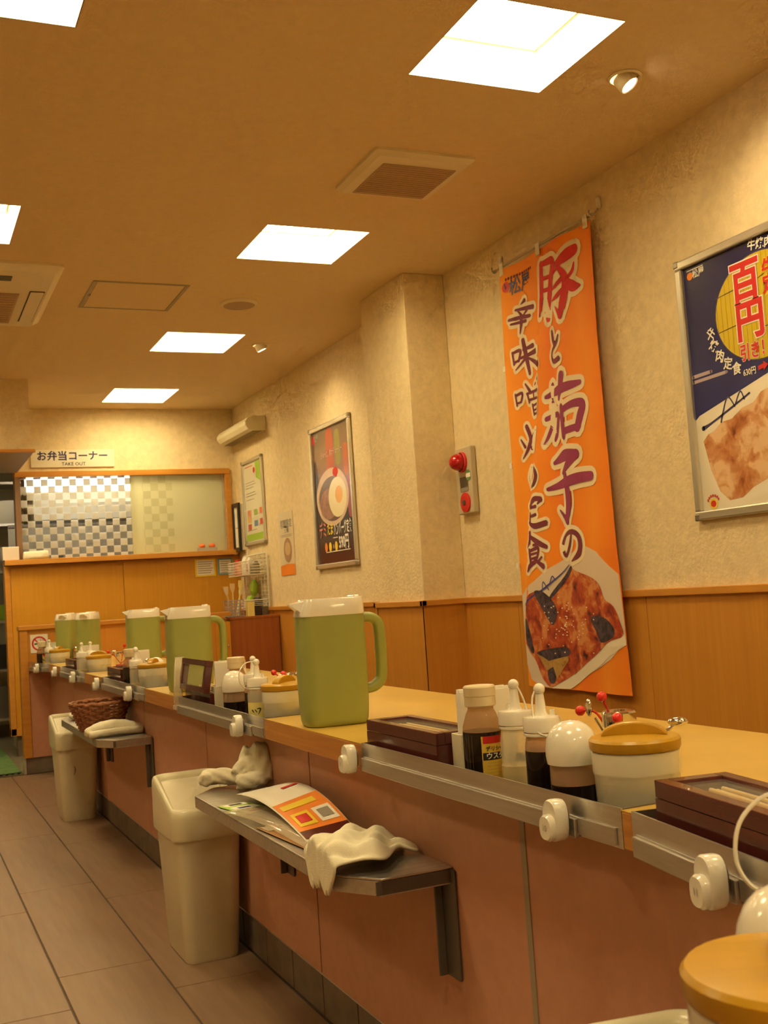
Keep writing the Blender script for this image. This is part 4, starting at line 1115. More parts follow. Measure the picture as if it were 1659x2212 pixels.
# wicker basket
bk = thing('wicker_basket', 'round brown wicker basket on the farther shelf', 'basket', (0.780, 4.82, 0.5015))
def bring(f):
    return 0.078 + 0.042 * f ** 0.9, 0.088 + 0.042 * f ** 0.9, 0.004 + 0.108 * f
NS = 26
rows = 10
wv = M()
for k in range(rows):
    f = k / (rows - 1); a, b, z = bring(f)
    pts = []
    for i in range(NS * 6):
        t_ = 2 * PI * i / (NS * 6)
        wob = 0.0050 * math.cos(NS * t_ / 2 + (k % 2) * PI)
        pts.append(((a + wob) * math.cos(t_), (b + wob) * math.sin(t_), z))
    wv.tube(pts, 0.0056, 6, True)
wv.build('weave', wicker, bk, kind='stuff')
for i in range(NS):
    t_ = 2 * PI * i / NS
    p = []
    for f in (0, 0.5, 1.0):
        a, b, z = bring(f); p.append((a * math.cos(t_), b * math.sin(t_), z))
    M().tube(p, 0.0042, 6).build('stake', wicker, bk)
a, b, z = bring(1.03)
rp = [((a) * math.cos(2 * PI * i / 72), (b) * math.sin(2 * PI * i / 72), z + 0.0015 * math.sin(18 * 2 * PI * i / 72)) for i in range(72)]
M().tube(rp, 0.0065, 8, True).build('rim', wicker, bk)
M().lathe([(0.0001, 0.004), (0.080, 0.004)], 28).build('bottom', wicker, bk, solid=0.004)
pk = M().loft([rrect(0.03, 0.022, 0.004, 0), rrect(0.032, 0.022, 0.004, 0.09)]).build('paper_packet', paper, None, (0.83, 4.77, 0.512))
tag(pk, 'small white paper packet inside the wicker basket', 'packet')

# printed sheets and menus on the near shelf
def sheet_obj(name, label, cat, fn, nu, nv, m_, loc, rz, thick=0.0008, group=None):
    o = M().grid(fn, nu, nv).build(name, m_, None, loc, rz, solid=thick)
    return tag(o, label, cat, group)
gl = thing('price_card', 'green and white price card on the nearest shelf', 'card', (0.762, 2.645, 0.5015), math.radians(10), 'printed sheets on the nearest shelf')
M().box(-0.040, 0.040, -0.075, 0.075, 0, 0.001).build('card', ink_green, gl)
for i, (y0, y1) in enumerate(((0.045, 0.072), (-0.012, 0.030), (-0.068, -0.026))):
    M().box(-0.030, 0.034, y0, y1, 0.001, 0.0013).build('white_field', ink_white, gl)
    M().box(-0.016, 0.016, (y0 + y1) / 2 - 0.008, (y0 + y1) / 2 + 0.008, 0.0013, 0.0016).build('picture', [ink_black, ink_navy, ink_red][i], gl)
mn = thing('menu_sheet', 'white and orange menu sheet arching up against the counter front', 'menu', (0.83, 2.46, 0.5015), math.radians(0), 'printed sheets on the nearest shelf')
# curved: lies along y, arches upwards in the middle; x across
def mz(v): return 0.004 + 0.052 * math.sin(PI * min(1, max(0, v))) ** 0.9
def mf(a, b, lift=0.0, x0=-0.050, x1=0.062, y0=-0.30, y1=0.33):
    y = y1 + (y0 - y1) * a; x = x0 + (x1 - x0) * b
    return (x - 0.035 * a, y, mz(0.08 + a * 0.9) * (0.55 + 0.45 * b) + lift)
M().grid(lambda a, b: mf(a, b), 20, 4).build('sheet', paper, mn, solid=0.0008)
def patch(a0, a1, b0, b1, m_, name, lift=0.0012):
    M().grid(lambda a, b: mf(a0 + (a1 - a0) * a, b0 + (b1 - b0) * b, lift), 8, 3).build(name, m_, mn)
patch(0.55, 0.97, 0.03, 0.98, ink_orange, 'orange_field')
patch(0.60, 0.66, 0.10, 0.80, ink_yellow, 'yellow_band', 0.0020)
patch(0.72, 0.86, 0.12, 0.48, ink_yellow, 'yellow_box', 0.0020)
patch(0.75, 0.83, 0.18, 0.42, ink_red, 'red_seal', 0.0028)
patch(0.72, 0.86, 0.56, 0.92, ink_white, 'white_box', 0.0020)
patch(0.75, 0.83, 0.62, 0.86, ink_grey, 'dish_picture', 0.0028)
patch(0.90, 0.97, 0.03, 0.98, lacquer, 'dark_band', 0.0020)
patch(0.30, 0.34, 0.60, 0.95, ink_red, 'red_mark', 0.0020)
sh2 = thing('clear_folder', 'clear plastic folder with an orange printed corner under the menu', 'folder', (0.762, 2.30, 0.5015), math.radians(4), 'printed sheets on the nearest shelf')
M().grid(lambda a, b: (-0.045 + 0.10 * b, 0.33 - 0.50 * a, 0.003 + 0.012 * math.sin(PI * a)), 12, 3).build('film', film_m, sh2, solid=0.0006)
M().grid(lambda a, b: (-0.045 + 0.075 * b, 0.10 - 0.27 * a, 0.0015), 6, 2).build('print', mat('print_peach', (0.62, 0.36, 0.16), 0.5), sh2, solid=0.0006)
M().grid(lambda a, b: (-0.040 + 0.06 * b, 0.09 - 0.05 * a, 0.0028), 2, 2).build('print_header', ink_white, sh2)
M().grid(lambda a, b: (-0.020 + 0.022 * b, 0.075 - 0.018 * a, 0.0033), 2, 2).build('print_logo', ink_red, sh2)

# ================================================================== WALL HANGINGS
# brush strokes of the banner's characters: (across, height, brush width)
STROKES = {'tonR':[[(0.004,2.279,0.016),(0.0,2.214,0.0184),(-0.007,2.14,0.0172),(-0.03,2.072,0.0049)],[(0.003,2.276,0.0135),(0.059,2.274,0.0172),(0.107,2.259,0.0209),(0.082,2.191,0.0246),(0.061,2.122,0.0258),(0.038,2.05,0.0221)],[(0.043,2.047,0.0184),(0.017,2.077,0.0037)],[(0.005,2.218,0.0098),(0.066,2.21,0.0111)],[(-0.002,2.169,0.0098),(0.059,2.162,0.0111)],[(0.14,2.241,0.0184),(0.2,2.26,0.0307),(0.245,2.267,0.027)],[(0.171,2.241,0.0111),(0.124,2.219,0.0098),(0.081,2.201,0.0037)],[(0.15,2.221,0.0123),(0.18,2.182,0.0209),(0.185,2.142,0.0246),(0.169,2.092,0.0258),(0.143,2.033,0.0184)],[(0.145,2.03,0.016),(0.11,2.076,0.0037)],[(0.17,2.175,0.0135),(0.124,2.157,0.0111),(0.085,2.148,0.0031)],[(0.173,2.131,0.0123),(0.126,2.114,0.0123),(0.083,2.105,0.0031)],[(0.238,2.216,0.0061),(0.226,2.188,0.0111),(0.193,2.164,0.0086)],[(0.191,2.165,0.0098),(0.224,2.128,0.027),(0.272,2.118,0.0049)]],'to':[[(0.066,1.985,0.0111),(0.072,1.954,0.0147),(0.083,1.926,0.0098)],[(0.122,1.96,0.0049),(0.103,1.935,0.0111),(0.063,1.911,0.0086),(0.052,1.887,0.0086),(0.068,1.865,0.0123),(0.114,1.868,0.0135)]],'nasu':[[(-0.023,1.737,0.0098),(0.074,1.746,0.0221),(0.162,1.749,0.0221),(0.236,1.749,0.0123)],[(0.037,1.773,0.0172),(0.026,1.725,0.0098)],[(0.121,1.798,0.0246),(0.107,1.759,0.0233),(0.085,1.711,0.0098)],[(-0.031,1.649,0.0123),(0.061,1.654,0.0147),(0.061,1.625,0.016),(0.041,1.578,0.016),(0.022,1.557,0.0111)],[(0.027,1.705,0.0147),(0.014,1.632,0.0147),(-0.02,1.583,0.0123),(-0.056,1.551,0.0037)],[(0.101,1.677,0.0172),(0.1,1.618,0.0209),(0.102,1.561,0.0184)],[(0.099,1.661,0.0147),(0.186,1.676,0.0184),(0.242,1.663,0.0246),(0.222,1.621,0.0258),(0.199,1.577,0.0209)],[(0.103,1.578,0.0172),(0.21,1.583,0.0172)]],'kan':[[(-0.156,2.175,0.0123),(-0.18,2.164,0.0037)],[(-0.216,2.147,0.0061),(-0.152,2.14,0.0111),(-0.085,2.129,0.0135)],[(-0.202,2.14,0.0049),(-0.18,2.115,0.0098)],[(-0.138,2.131,0.0098),(-0.174,2.112,0.0049)],[(-0.264,2.115,0.0074),(-0.196,2.11,0.0111),(-0.118,2.1,0.0098)],[(-0.252,2.094,0.0061),(-0.154,2.087,0.0098)],[(-0.183,2.117,0.0111),(-0.187,2.079,0.0123),(-0.198,2.042,0.0037)]],'mi':[[(-0.255,1.972,0.0074),(-0.248,1.922,0.0086)],[(-0.252,1.97,0.0074),(-0.204,1.971,0.0098),(-0.219,1.929,0.0074)],[(-0.247,1.928,0.0074),(-0.218,1.932,0.0061)],[(-0.183,2.01,0.0147),(-0.17,1.949,0.0184),(-0.15,1.864,0.0135)],[(-0.186,1.971,0.0086),(-0.112,1.973,0.0135)],[(-0.209,1.939,0.0074),(-0.087,1.946,0.0147)],[(-0.174,1.932,0.0098),(-0.24,1.895,0.0031)],[(-0.153,1.929,0.0061),(-0.074,1.886,0.0172)]],'so':[[(-0.255,1.792,0.0074),(-0.248,1.744,0.0074)],[(-0.254,1.787,0.0074),(-0.211,1.791,0.0086),(-0.222,1.755,0.0074)],[(-0.249,1.753,0.0061),(-0.222,1.755,0.0061)],[(-0.188,1.825,0.0061),(-0.161,1.791,0.0123)],[(-0.084,1.832,0.0074),(-0.117,1.809,0.0049)],[(-0.182,1.782,0.0074),(-0.09,1.785,0.0086)],[(-0.179,1.783,0.0086),(-0.168,1.743,0.0074)],[(-0.133,1.783,0.0074),(-0.133,1.755,0.0074)],[(-0.169,1.754,0.0074),(-0.097,1.753,0.0074)],[(-0.145,1.73,0.0086),(-0.137,1.686,0.0074)],[(-0.143,1.725,0.0074),(-0.102,1.729,0.0074)],[(-0.137,1.705,0.0061),(-0.107,1.708,0.0061)],[(-0.134,1.689,0.0074),(-0.112,1.69,0.0061)]],'shi':[[(-0.0,1.466,0.0104),(0.092,1.484,0.0286),(0.18,1.479,0.0234)],[(0.174,1.479,0.026),(0.119,1.452,0.0221),(0.064,1.418,0.0091)],[(0.078,1.421,0.0169),(0.093,1.35,0.0273),(0.092,1.289,0.0286),(0.065,1.23,0.0195)],[(0.07,1.227,0.0195),(0.013,1.275,0.0039)],[(-0.055,1.366,0.0091),(0.067,1.378,0.0234),(0.177,1.386,0.026),(0.264,1.384,0.0221)]],'no':[[(0.096,1.18,0.0052),(0.075,1.136,0.0104),(0.036,1.094,0.0091),(0.017,1.109,0.0117),(0.018,1.145,0.0104),(0.053,1.177,0.0091),(0.104,1.183,0.0117),(0.146,1.165,0.0143),(0.156,1.126,0.0156),(0.136,1.092,0.0143),(0.079,1.069,0.0032)]],'ita':[[(-0.239,1.596,0.0052),(-0.216,1.563,0.0104)],[(-0.198,1.646,0.0143),(-0.176,1.592,0.0156),(-0.198,1.552,0.013),(-0.234,1.516,0.0032)],[(-0.151,1.61,0.0091),(-0.171,1.594,0.0052)],[(-0.192,1.573,0.0065),(-0.17,1.55,0.0104)],[(-0.133,1.621,0.0078),(-0.151,1.583,0.0091),(-0.16,1.546,0.0052)]],'me':[[(-0.182,1.472,0.0039),(-0.2,1.432,0.0058),(-0.187,1.389,0.0032)],[(-0.155,1.471,0.0065),(-0.136,1.435,0.0156),(-0.154,1.405,0.0117),(-0.188,1.388,0.0032)]],'tei':[[(-0.205,1.312,0.0117),(-0.162,1.338,0.0143),(-0.107,1.334,0.013)],[(-0.105,1.332,0.013),(-0.137,1.316,0.0039)],[(-0.203,1.304,0.0078),(-0.151,1.308,0.0091)],[(-0.203,1.282,0.0091),(-0.205,1.243,0.0091)],[(-0.198,1.269,0.0065),(-0.156,1.274,0.0091)],[(-0.217,1.245,0.0065),(-0.168,1.227,0.0156),(-0.082,1.233,0.0156)]],'shoku':[[(-0.211,1.202,0.0117),(-0.216,1.167,0.0104),(-0.245,1.139,0.0032)],[(-0.207,1.185,0.0104),(-0.158,1.16,0.0169),(-0.089,1.136,0.0117)],[(-0.19,1.149,0.0078),(-0.167,1.15,0.0078)],[(-0.221,1.132,0.0091),(-0.216,1.066,0.0104)],[(-0.22,1.126,0.0078),(-0.153,1.136,0.0104),(-0.167,1.096,0.0091)],[(-0.211,1.112,0.0065),(-0.166,1.116,0.0065)],[(-0.212,1.093,0.0065),(-0.164,1.1,0.0065)],[(-0.246,1.043,0.0052),(-0.222,1.067,0.013),(-0.171,1.084,0.0091)],[(-0.188,1.089,0.0078),(-0.124,1.058,0.0169)],[(-0.129,1.097,0.0065),(-0.159,1.081,0.0078)]]}
bn = thing('banner', 'tall orange cloth banner with large brush-written characters hanging on the right wall', 'banner', (2.45, 3.77, 0), WALL)
def lerp_tab(tab_, z):
    for (z0, u0), (z1, u1) in zip(tab_, tab_[1:]):
        if z <= z0 and z >= z1: return u0 + (u1 - u0) * (z0 - z) / (z0 - z1)
    return tab_[0][1] if z > tab_[0][0] else tab_[-1][1]
LEFT = [(2.355, -0.315), (1.91, -0.337), (1.04, -0.350), (0.557, -0.352)]
FOLD = [(2.352, 0.0), (2.024, -0.052), (1.837, -0.084), (1.66, -0.108), (1.36, -0.192), (1.147, -0.241), (0.985, -0.285), (0.557, -0.345)]
RIGHT = [(2.348, 0.355), (1.57, 0.366), (0.964, 0.378), (0.557, 0.380)]
def drape(u, d, z):
    """depth of the cloth: overlap at the slanting fold plus soft vertical waves"""
    f = lerp_tab(FOLD, z)
    amt = min(1.0, max(0.0, (2.40 - z) / 0.5)) * min(1.0, max(0.0, (z - 0.6) / 0.5))
    step = -0.016 * amt / (1 + math.exp(-(u - f) / 0.008))
    wave = 0.007 * math.sin(u * 14 + z * 1.3) + 0.004 * math.sin(u * 31 + 2 - z * 0.7)
    crease = 0.0018 * math.exp(-((z - 1.37) / 0.006) ** 2) + 0.0018 * math.exp(-((z - 0.74) / 0.006) ** 2) + 0.0018 * math.exp(-((z - 0.985) / 0.006) ** 2)
    return (u, d + step + wave - crease, z)
Z0, Z1 = 2.345, 0.560
def clothpt(a, b):
    z = Z0 + (Z1 - Z0) * b
    u = lerp_tab(LEFT, z) + (lerp_tab(RIGHT, z) - lerp_tab(LEFT, z)) * a
    return drape(u, 0.0, z)
ban_m = ramp_mat('banner_cloth', 0, -0.36, 0.40, [(0.0, (0.93, 0.33, 0.010)), (0.42, (0.93, 0.27, 0.007)), (0.55, (0.90, 0.19, 0.007)), (0.8, (0.93, 0.30, 0.008)), (1.0, (0.88, 0.20, 0.007))], 0.7, 0.25, 2.5)
M().grid(clothpt, 90, 90).build('cloth', ban_m, bn)
halo = mat('banner_halo', (0.88, 0.74, 0.50), 0.7)
ink_wine = mat('banner_wine', (0.19, 0.022, 0.045), 0.7)
ink_purple = mat('banner_purple', (0.30, 0.03, 0.12), 0.7)
ink_crimson = mat('banner_crimson', (0.62, 0.012, 0.012), 0.7)
chars = (('tonR', ink_crimson, 0.016, 1.65), ('to', ink_wine, 0.013, 1.6), ('nasu', ink_purple, 0.016, 1.6), ('shi', ink_purple, 0.016, 1.6), ('no', ink_wine, 0.013, 1.7),
         ('kan', ink_wine, 0.012, 1.5), ('mi', ink_wine, 0.012, 1.5), ('so', ink_wine, 0.011, 1.4), ('ita', ink_wine, 0.011, 1.5), ('me', ink_wine, 0.010, 1.6), ('tei', ink_wine, 0.011, 1.5), ('shoku', ink_wine, 0.012, 1.5))
for (k, m_, g, wf) in chars:
    brush(STROKES[k], g * 1.3, wf, -0.0016, drape).build('character_halo', halo, bn)
    brush(STROKES[k], 0.0, wf, -0.0030, drape).build('character', m_, bn)
# picture of the dish at the foot of the banner
def dpoly(pts, d, smooth=False):
    """closed outline filled with a fine fan so that it follows the drape"""
    cu, cv = sum(p[0] for p in pts) / len(pts), sum(p[1] for p in pts) / len(pts)
    ring = []
    if smooth:
        n0 = len(pts); big = catmull(pts + pts + pts, 4); pts = [p[:2] for p in big[n0 * 4:2 * n0 * 4]]
    P = pts + [pts[0]]
    for a, b in zip(P, P[1:]):
        for i in range(2 if smooth else 6): ring.append((a[0] + (b[0] - a[0]) * i / 6, a[1] + (b[1] - a[1]) * i / 6))
    q = M(); n = len(ring); K = 14
    vs = [drape(cu + (p[0] - cu) * k / K, d, cv + (p[1] - cv) * k / K) for k in range(1, K + 1) for p in ring] + [drape(cu, d, cv)]
    fs = [(k * n + i, k * n + (i + 1) % n, (k + 1) * n + (i + 1) % n, (k + 1) * n + i) for k in range(K - 1) for i in range(n)]
    fs += [(i, (i + 1) % n, K * n) for i in range(n)]
    return q.add(vs, fs, True)
dish_white = mat('dish_white', (0.74, 0.60, 0.46), 0.7)
dish_rim = mat('dish_rim', (0.84, 0.74, 0.56), 0.7)
stew = voronoi_mat('stew_print', [(0.035, 0.008, 0.006), (0.20, 0.022, 0.010), (0.40, 0.050, 0.014), (0.52, 0.10, 0.022), (0.66, 0.26, 0.075)], 12, 0.7)
aub = voronoi_mat('aubergine_print', [(0.012, 0.008, 0.014), (0.035, 0.02, 0.03), (0.09, 0.06, 0.08)], 30, 0.7)
aub_f = voronoi_mat('aubergine_flesh', [(0.22, 0.10, 0.02), (0.42, 0.22, 0.05), (0.5, 0.3, 0.08)], 25, 0.7)
plate_p = [(-0.349, 0.943), (-0.136, 1.033), (0.064, 1.096), (0.176, 1.125), (0.258, 1.095), (0.372, 1.005), (0.376, 0.826), (0.376, 0.755), (0.285, 0.691), (0.124, 0.631), (-0.03, 0.563), (-0.235, 0.563), (-0.314, 0.59), (-0.35, 0.656)]
dpoly(plate_p, -0.0010).build('dish_picture', dish_white, bn)
dpoly([(0.37, 0.798), (0.376, 0.745), (0.124, 0.631), (-0.03, 0.563), (-0.145, 0.562), (0.06, 0.650), (0.20, 0.716)], -0.0018).build('dish_rim', dish_rim, bn)
food = [(-0.277, 0.935), (-0.177, 0.957), (-0.083, 0.926), (0.037, 1.036), (0.109, 1.028), (0.242, 0.983), (0.284, 0.918), (0.333, 0.888), (0.36, 0.821), (0.363, 0.778), (0.277, 0.753), (0.131, 0.681), (-0.003, 0.621), (-0.144, 0.567), (-0.219, 0.596), (-0.259, 0.67), (-0.335, 0.739), (-0.330, 0.827)]
dpoly(food, -0.0026, True).build('stew_picture', stew, bn)
for p in ([(0.172, 0.848), (0.266, 0.848), (0.322, 0.811), (0.313, 0.773), (0.227, 0.752), (0.199, 0.791)], [(-0.244, 0.702), (-0.14, 0.722), (-0.025, 0.728), (-0.023, 0.695), (-0.15, 0.672)],
          [(-0.218, 0.95), (-0.157, 0.957), (-0.092, 0.926), (-0.061, 0.873), (-0.088, 0.821), (-0.124, 0.842)], [(-0.323, 0.843), (-0.289, 0.821), (-0.263, 0.713), (-0.29, 0.707), (-0.331, 0.766)],
          [(0.037, 1.036), (0.067, 1.05), (0.054, 1.025), (-0.082, 0.931), (-0.09, 0.942)], [(-0.17, 0.63), (-0.10, 0.655), (-0.115, 0.59), (-0.16, 0.585)]):
    dpoly(p, -0.0034, True).build('aubergine_picture', aub, bn)
dpoly([(-0.244, 0.700), (-0.15, 0.672), (-0.023, 0.695), (-0.024, 0.677), (-0.10, 0.60), (-0.12, 0.65), (-0.18, 0.63)], -0.0036).build('aubergine_flesh', aub_f, bn)
q = brush([[(-0.303, 0.903, 0.010), (-0.241, 0.935, 0.006), (-0.104, 0.979, 0.006), (0.049, 1.056, 0.003)], [(-0.15, 0.962, 0.004), (-0.135, 0.995, 0.004), (-0.10, 0.962, 0.004)], [(-0.09, 0.985, 0.004), (-0.07, 1.015, 0.004), (-0.055, 1.0, 0.004)]], 0, 1.2, -0.0032, drape)
q.build('blue_sprig', ink_blue, bn)
sd_ = M(); rs = random.Random(3)
for k in range(70):
    u0, z0 = rs.gauss(0.0, 0.10), rs.gauss(0.83, 0.06)
    if not (-0.22 < u0 < 0.25 and 0.70 < z0 < 0.95): continue
    sd_.add([drape(u0 + 0.0045 * math.cos(2 * PI * i / 6), -0.0040, z0 + 0.0028 * math.sin(2 * PI * i / 6)) for i in range(6)], [tuple(range(6))])
sd_.build('sesame_print', halo, bn, kind='stuff')
# logo in the top left corner
q = M(); pts = [(-0.272 + 0.030 * math.cos(2 * PI * i / 24), 2.262 + 0.022 * math.sin(2 * PI * i / 24)) for i in range(24)]
dpoly(pts, -0.0016).build('logo_disc', ink_red, bn)
brush([[(-0.275, 2.272, 0.008), (-0.270, 2.252, 0.004)]], 0, 1.4, -0.0028, drape).build('logo_flame', ink_navy, bn)
text('松屋', 0.075, ink_navy, bn, -0.172, 2.246, -0.0022, 0.018, warp=drape, sx=1.0)
for i in range(11):
    text('・', 0.05, ink_wine, bn, -0.265 + 0.018 * i, 2.289, -0.0016, 0.03, warp=drape, name='fine_print')
# rod, hanging loops, hooks, edge tabs
M().tube([(-0.375, 0.0, 2.362), (0.375, 0.0, 2.362)], 0.0055, 8).build('rod', mat('rod_grey', (0.50, 0.42, 0.30), 0.5), bn)
for u in (-0.300, -0.005, 0.335):
    M().box(u - 0.014, u + 0.014, -0.010, -0.006, 2.320, 2.372).build('hanging_loop', paper, bn, bevel=0.001)
for u in (-0.372, 0.372):
    M().tube(catmull([(u, 0.037, 2.405), (u, 0.030, 2.385), (u, 0.0, 2.354), (u, -0.012, 2.362), (u, -0.012, 2.376)], 4), 0.004, 6).build('wall_hook', mat('hook_grey_%d' % (u > 0), (0.45, 0.40, 0.32), 0.4), bn)
    M().box(u - 0.012, u + 0.012, 0.028, 0.038, 2.385, 2.43).build('hook_plate', white_pl, bn, bevel=0.003)
for z in (1.92, 1.50, 1.07):
    M().box(lerp_tab(LEFT, z) - 0.014, lerp_tab(LEFT, z) + 0.004, -0.006, 0.0, z - 0.012, z + 0.012).build('edge_tab', paper, bn)

# ------------------------------------------------------------------ framed posters
def frame(t, u0, u1, z0, z1, w=0.03, dep=0.022, corner=alu_dark):
    for (a, b, c_, d_) in ((u0, u1, z1 - w, z1), (u0, u1, z0, z0 + w), (u0, u0 + w, z0 + w, z1 - w), (u1 - w, u1, z0 + w, z1 - w)):
        M().box(a, b, -dep, -0.002, c_, d_).build('frame_rail', alu, t, bevel=0.005)
    for u in (u0 - 0.002, u1 - w * 0.8 + 0.002):
        for z in (z0 - 0.002, z1 - w * 0.8 + 0.002):
            M().box(u, u + w * 0.8, -dep - 0.0015, -0.001, z, z + w * 0.8).build('frame_corner', corner, t, bevel=0.004)
    M().box(u0 + 0.004, u1 - 0.004, -0.006, -0.001, z0 + 0.004, z1 - 0.004).build('back_board', fix_m, t)
D1 = -0.0072
# poster 1: beef set, right edge
p1 = thing('framed_poster', 'framed dark blue poster of grilled beef at the right edge', 'poster', (WX, 2.63, 0), WALL, 'aluminium-framed posters')
frame(p1, -0.352, 0.328, 1.165, 2.047)
blue_m = ramp_mat('poster_blue', 2, 1.5, 2.05, [(0.0, (0.030, 0.030, 0.16)), (0.5, (0.022, 0.020, 0.105)), (1.0, (0.020, 0.016, 0.085))], 0.25, 0.5, 4.0)
M().sheet([(-0.324, 1.193), (0.300, 1.193), (0.300, 2.019), (-0.324, 2.019)], D1).build('poster_sheet', blue_m, p1)
# table white, plate and meat
M().sheet([(-0.322, 1.195), (0.298, 1.195), (0.298, 1.655), (0.038, 1.594), (-0.304, 1.512), (-0.322, 1.50)], D1 - 0.0004).build('table_print', mat('print_cream', (0.80, 0.74, 0.60), 0.3), p1)
M().sheet([(-0.300, 1.508), (-0.292, 1.456), (-0.283, 1.331), (-0.255, 1.255), (-0.215, 1.205), (-0.180, 1.190), (-0.1, 1.205), (0.29, 1.30), (0.29, 1.645), (0.037, 1.588)], D1 - 0.0008).build('plate_print', mat('print_plate', (0.86, 0.80, 0.68), 0.25), p1)
meat = voronoi_mat('meat_print', [(0.07, 0.012, 0.006), (0.34, 0.10, 0.03), (0.52, 0.20, 0.07), (0.62, 0.30, 0.13), (0.78, 0.52, 0.30)], 10, 0.3)
M().sheet([(-0.293, 1.425), (-0.268, 1.445), (-0.239, 1.451), (-0.20, 1.475), (-0.15, 1.478), (-0.1, 1.504), (-0.046, 1.513), (-0.01, 1.54), (0.032, 1.548), (0.10, 1.56), (0.2, 1.53), (0.28, 1.45),
           (0.26, 1.34), (0.1, 1.29), (-0.003, 1.272), (-0.08, 1.249), (-0.13, 1.222), (-0.191, 1.219), (-0.233, 1.252), (-0.269, 1.329)], D1 - 0.0012).build('meat_print', meat, p1)
brush([[(-0.288, 1.468, 0.016), (-0.25, 1.478, 0.008), (-0.15, 1.512, 0.007), (-0.06, 1.545, 0.006)], [(-0.19, 1.50, 0.006), (-0.16, 1.55, 0.005), (-0.13, 1.515, 0.005)], [(-0.125, 1.525, 0.005), (-0.10, 1.558, 0.005), (-0.085, 1.53, 0.005)], [(-0.19, 1.50, 0.008), (-0.2, 1.475, 0.006)]], 0, 1.0, D1 - 0.0016).build('plate_sprig', ink_navy, p1)
for (a, b, w) in (((-0.318, 1.646), (-0.227, 1.648), 0.012), ((-0.318, 1.628), (-0.155, 1.632), 0.011)):
    brush([[(a[0], a[1], w), (b[0], b[1], w)]], 0, 1, D1 - 0.0006).build('chopstick_print', mat('print_lilac', (0.45, 0.36, 0.42), 0.3), p1)
# yellow disc with slats
disc(0.02, 1.806, 0.206, 0.170, D1 - 0.0006, 48).build('disc_rim', ink_navy, p1)
dy_ = mat('disc_yellow', (0.62, 0.46, 0.012), 0.3)
disc(0.02, 1.806, 0.202, 0.166, D1 - 0.0010, 48).build('disc', dy_, p1)
sl = M()
for k in range(-9, 10):
    x = 0.02 + k * 0.0215; h = 0.163 * math.sqrt(max(0, 1 - ((x - 0.02) / 0.2) ** 2))
    if h > 0.02: sl.sheet([(x - 0.001, 1.806 - h), (x + 0.001, 1.806 - h), (x + 0.001, 1.806 + h), (x - 0.001, 1.806 + h)], D1 - 0.0014)
sl.build('slat_lines', mat('slat_line', (0.36, 0.25, 0.01), 0.3), p1)
gr = M()
for z, a, b in ((1.875, -0.178, -0.09), (1.762, -0.175, -0.075), (1.89, 0.02, 0.05), (1.735, 0.03, 0.14)):
    gr.sheet([(a, z - 0.001), (b, z + 0.006), (b, z + 0.009), (a, z + 0.001)], D1 - 0.0016)
gr.build('twine_lines', ink_black, p1)
for ch, u, v, s in (('百', -0.036, 1.890, 0.136), ('円', -0.028, 1.764, 0.132)):
    text(ch, s, ink_red, p1, u, v, D1 - 0.0026, 0.033, outline=0.030, om=ink_white)
text('引き！', 0.056, ink_red, p1, -0.016, 1.670, D1 - 0.0026, 0.028, outline=0.03, om=ink_white, sx=0.82)
text('牛', 0.062, ink_red, p1, 0.072, 1.908, D1 - 0.0026, 0.035, outline=0.03, om=ink_yellow)
text('定', 0.062, ink_red, p1, 0.070, 1.858, D1 - 0.0026, 0.035, outline=0.03, om=ink_yellow)
for ch, u, v, a in (('牛', -0.215, 1.766, -62), ('焼', -0.203, 1.725, -52), ('肉', -0.178, 1.686, -40), ('定', -0.144, 1.654, -30), ('食', -0.106, 1.630, -20)):
    text(ch, 0.042, ink_white, p1, u, v, D1 - 0.0020, 0.025, rot=math.radians(a + 18))
text('630円', 0.027, ink_white, p1, -0.050, 1.610, D1 - 0.0020, 0.02, sx=0.85)
text('牛焼肉', 0.036, ink_white, p1, 0.042, 1.992, D1 - 0.0020, 0.025, rot=math.radians(-8))
M().sheet([(-0.012, 1.606), (0.012, 1.610), (0.012, 1.602), (0.032, 1.618), (0.012, 1.632), (0.012, 1.624), (-0.012, 1.620)], D1 - 0.0020).build('red_arrow', ink_red, p1)
M().sheet([(0.036, 1.60), (0.10, 1.60), (0.10, 1.66), (0.036, 1.66)], D1 - 0.0020).build('red_box', ink_red, p1)
disc(-0.290, 1.985, 0.015, 0.013, D1 - 0.0008, 20).build('logo_disc', ink_orange, p1)
text('松屋', 0.030, ink_white, p1, -0.248, 1.985, D1 - 0.0010, 0.02)
M().sheet([(-0.305, 2.003), (-0.222, 2.003), (-0.222, 2.006), (-0.305, 2.006)], D1 - 0.0008).build('logo_line', ink_white, p1)
disc(-0.270, 1.215, 0.020, 0.017, D1 - 0.0016, 20).build('stamp_disc', ink_yellow, p1)
disc(-0.270, 1.215, 0.013, 0.011, D1 - 0.0020, 20).build('stamp_red', ink_red, p1)
ar = M()
for i in range(7):
    a = math.radians(155 - 130 * i / 6)
    ar.sheet([(-0.270 + 0.028 * math.cos(a) + sx * 0.0035, 1.218 + 0.024 * math.sin(a) + sz * 0.004) for sx, sz in ((-1, -1), (1, -1), (1, 1), (-1, 1))], D1 - 0.0016)
ar.build('stamp_arc', ink_red, p1)
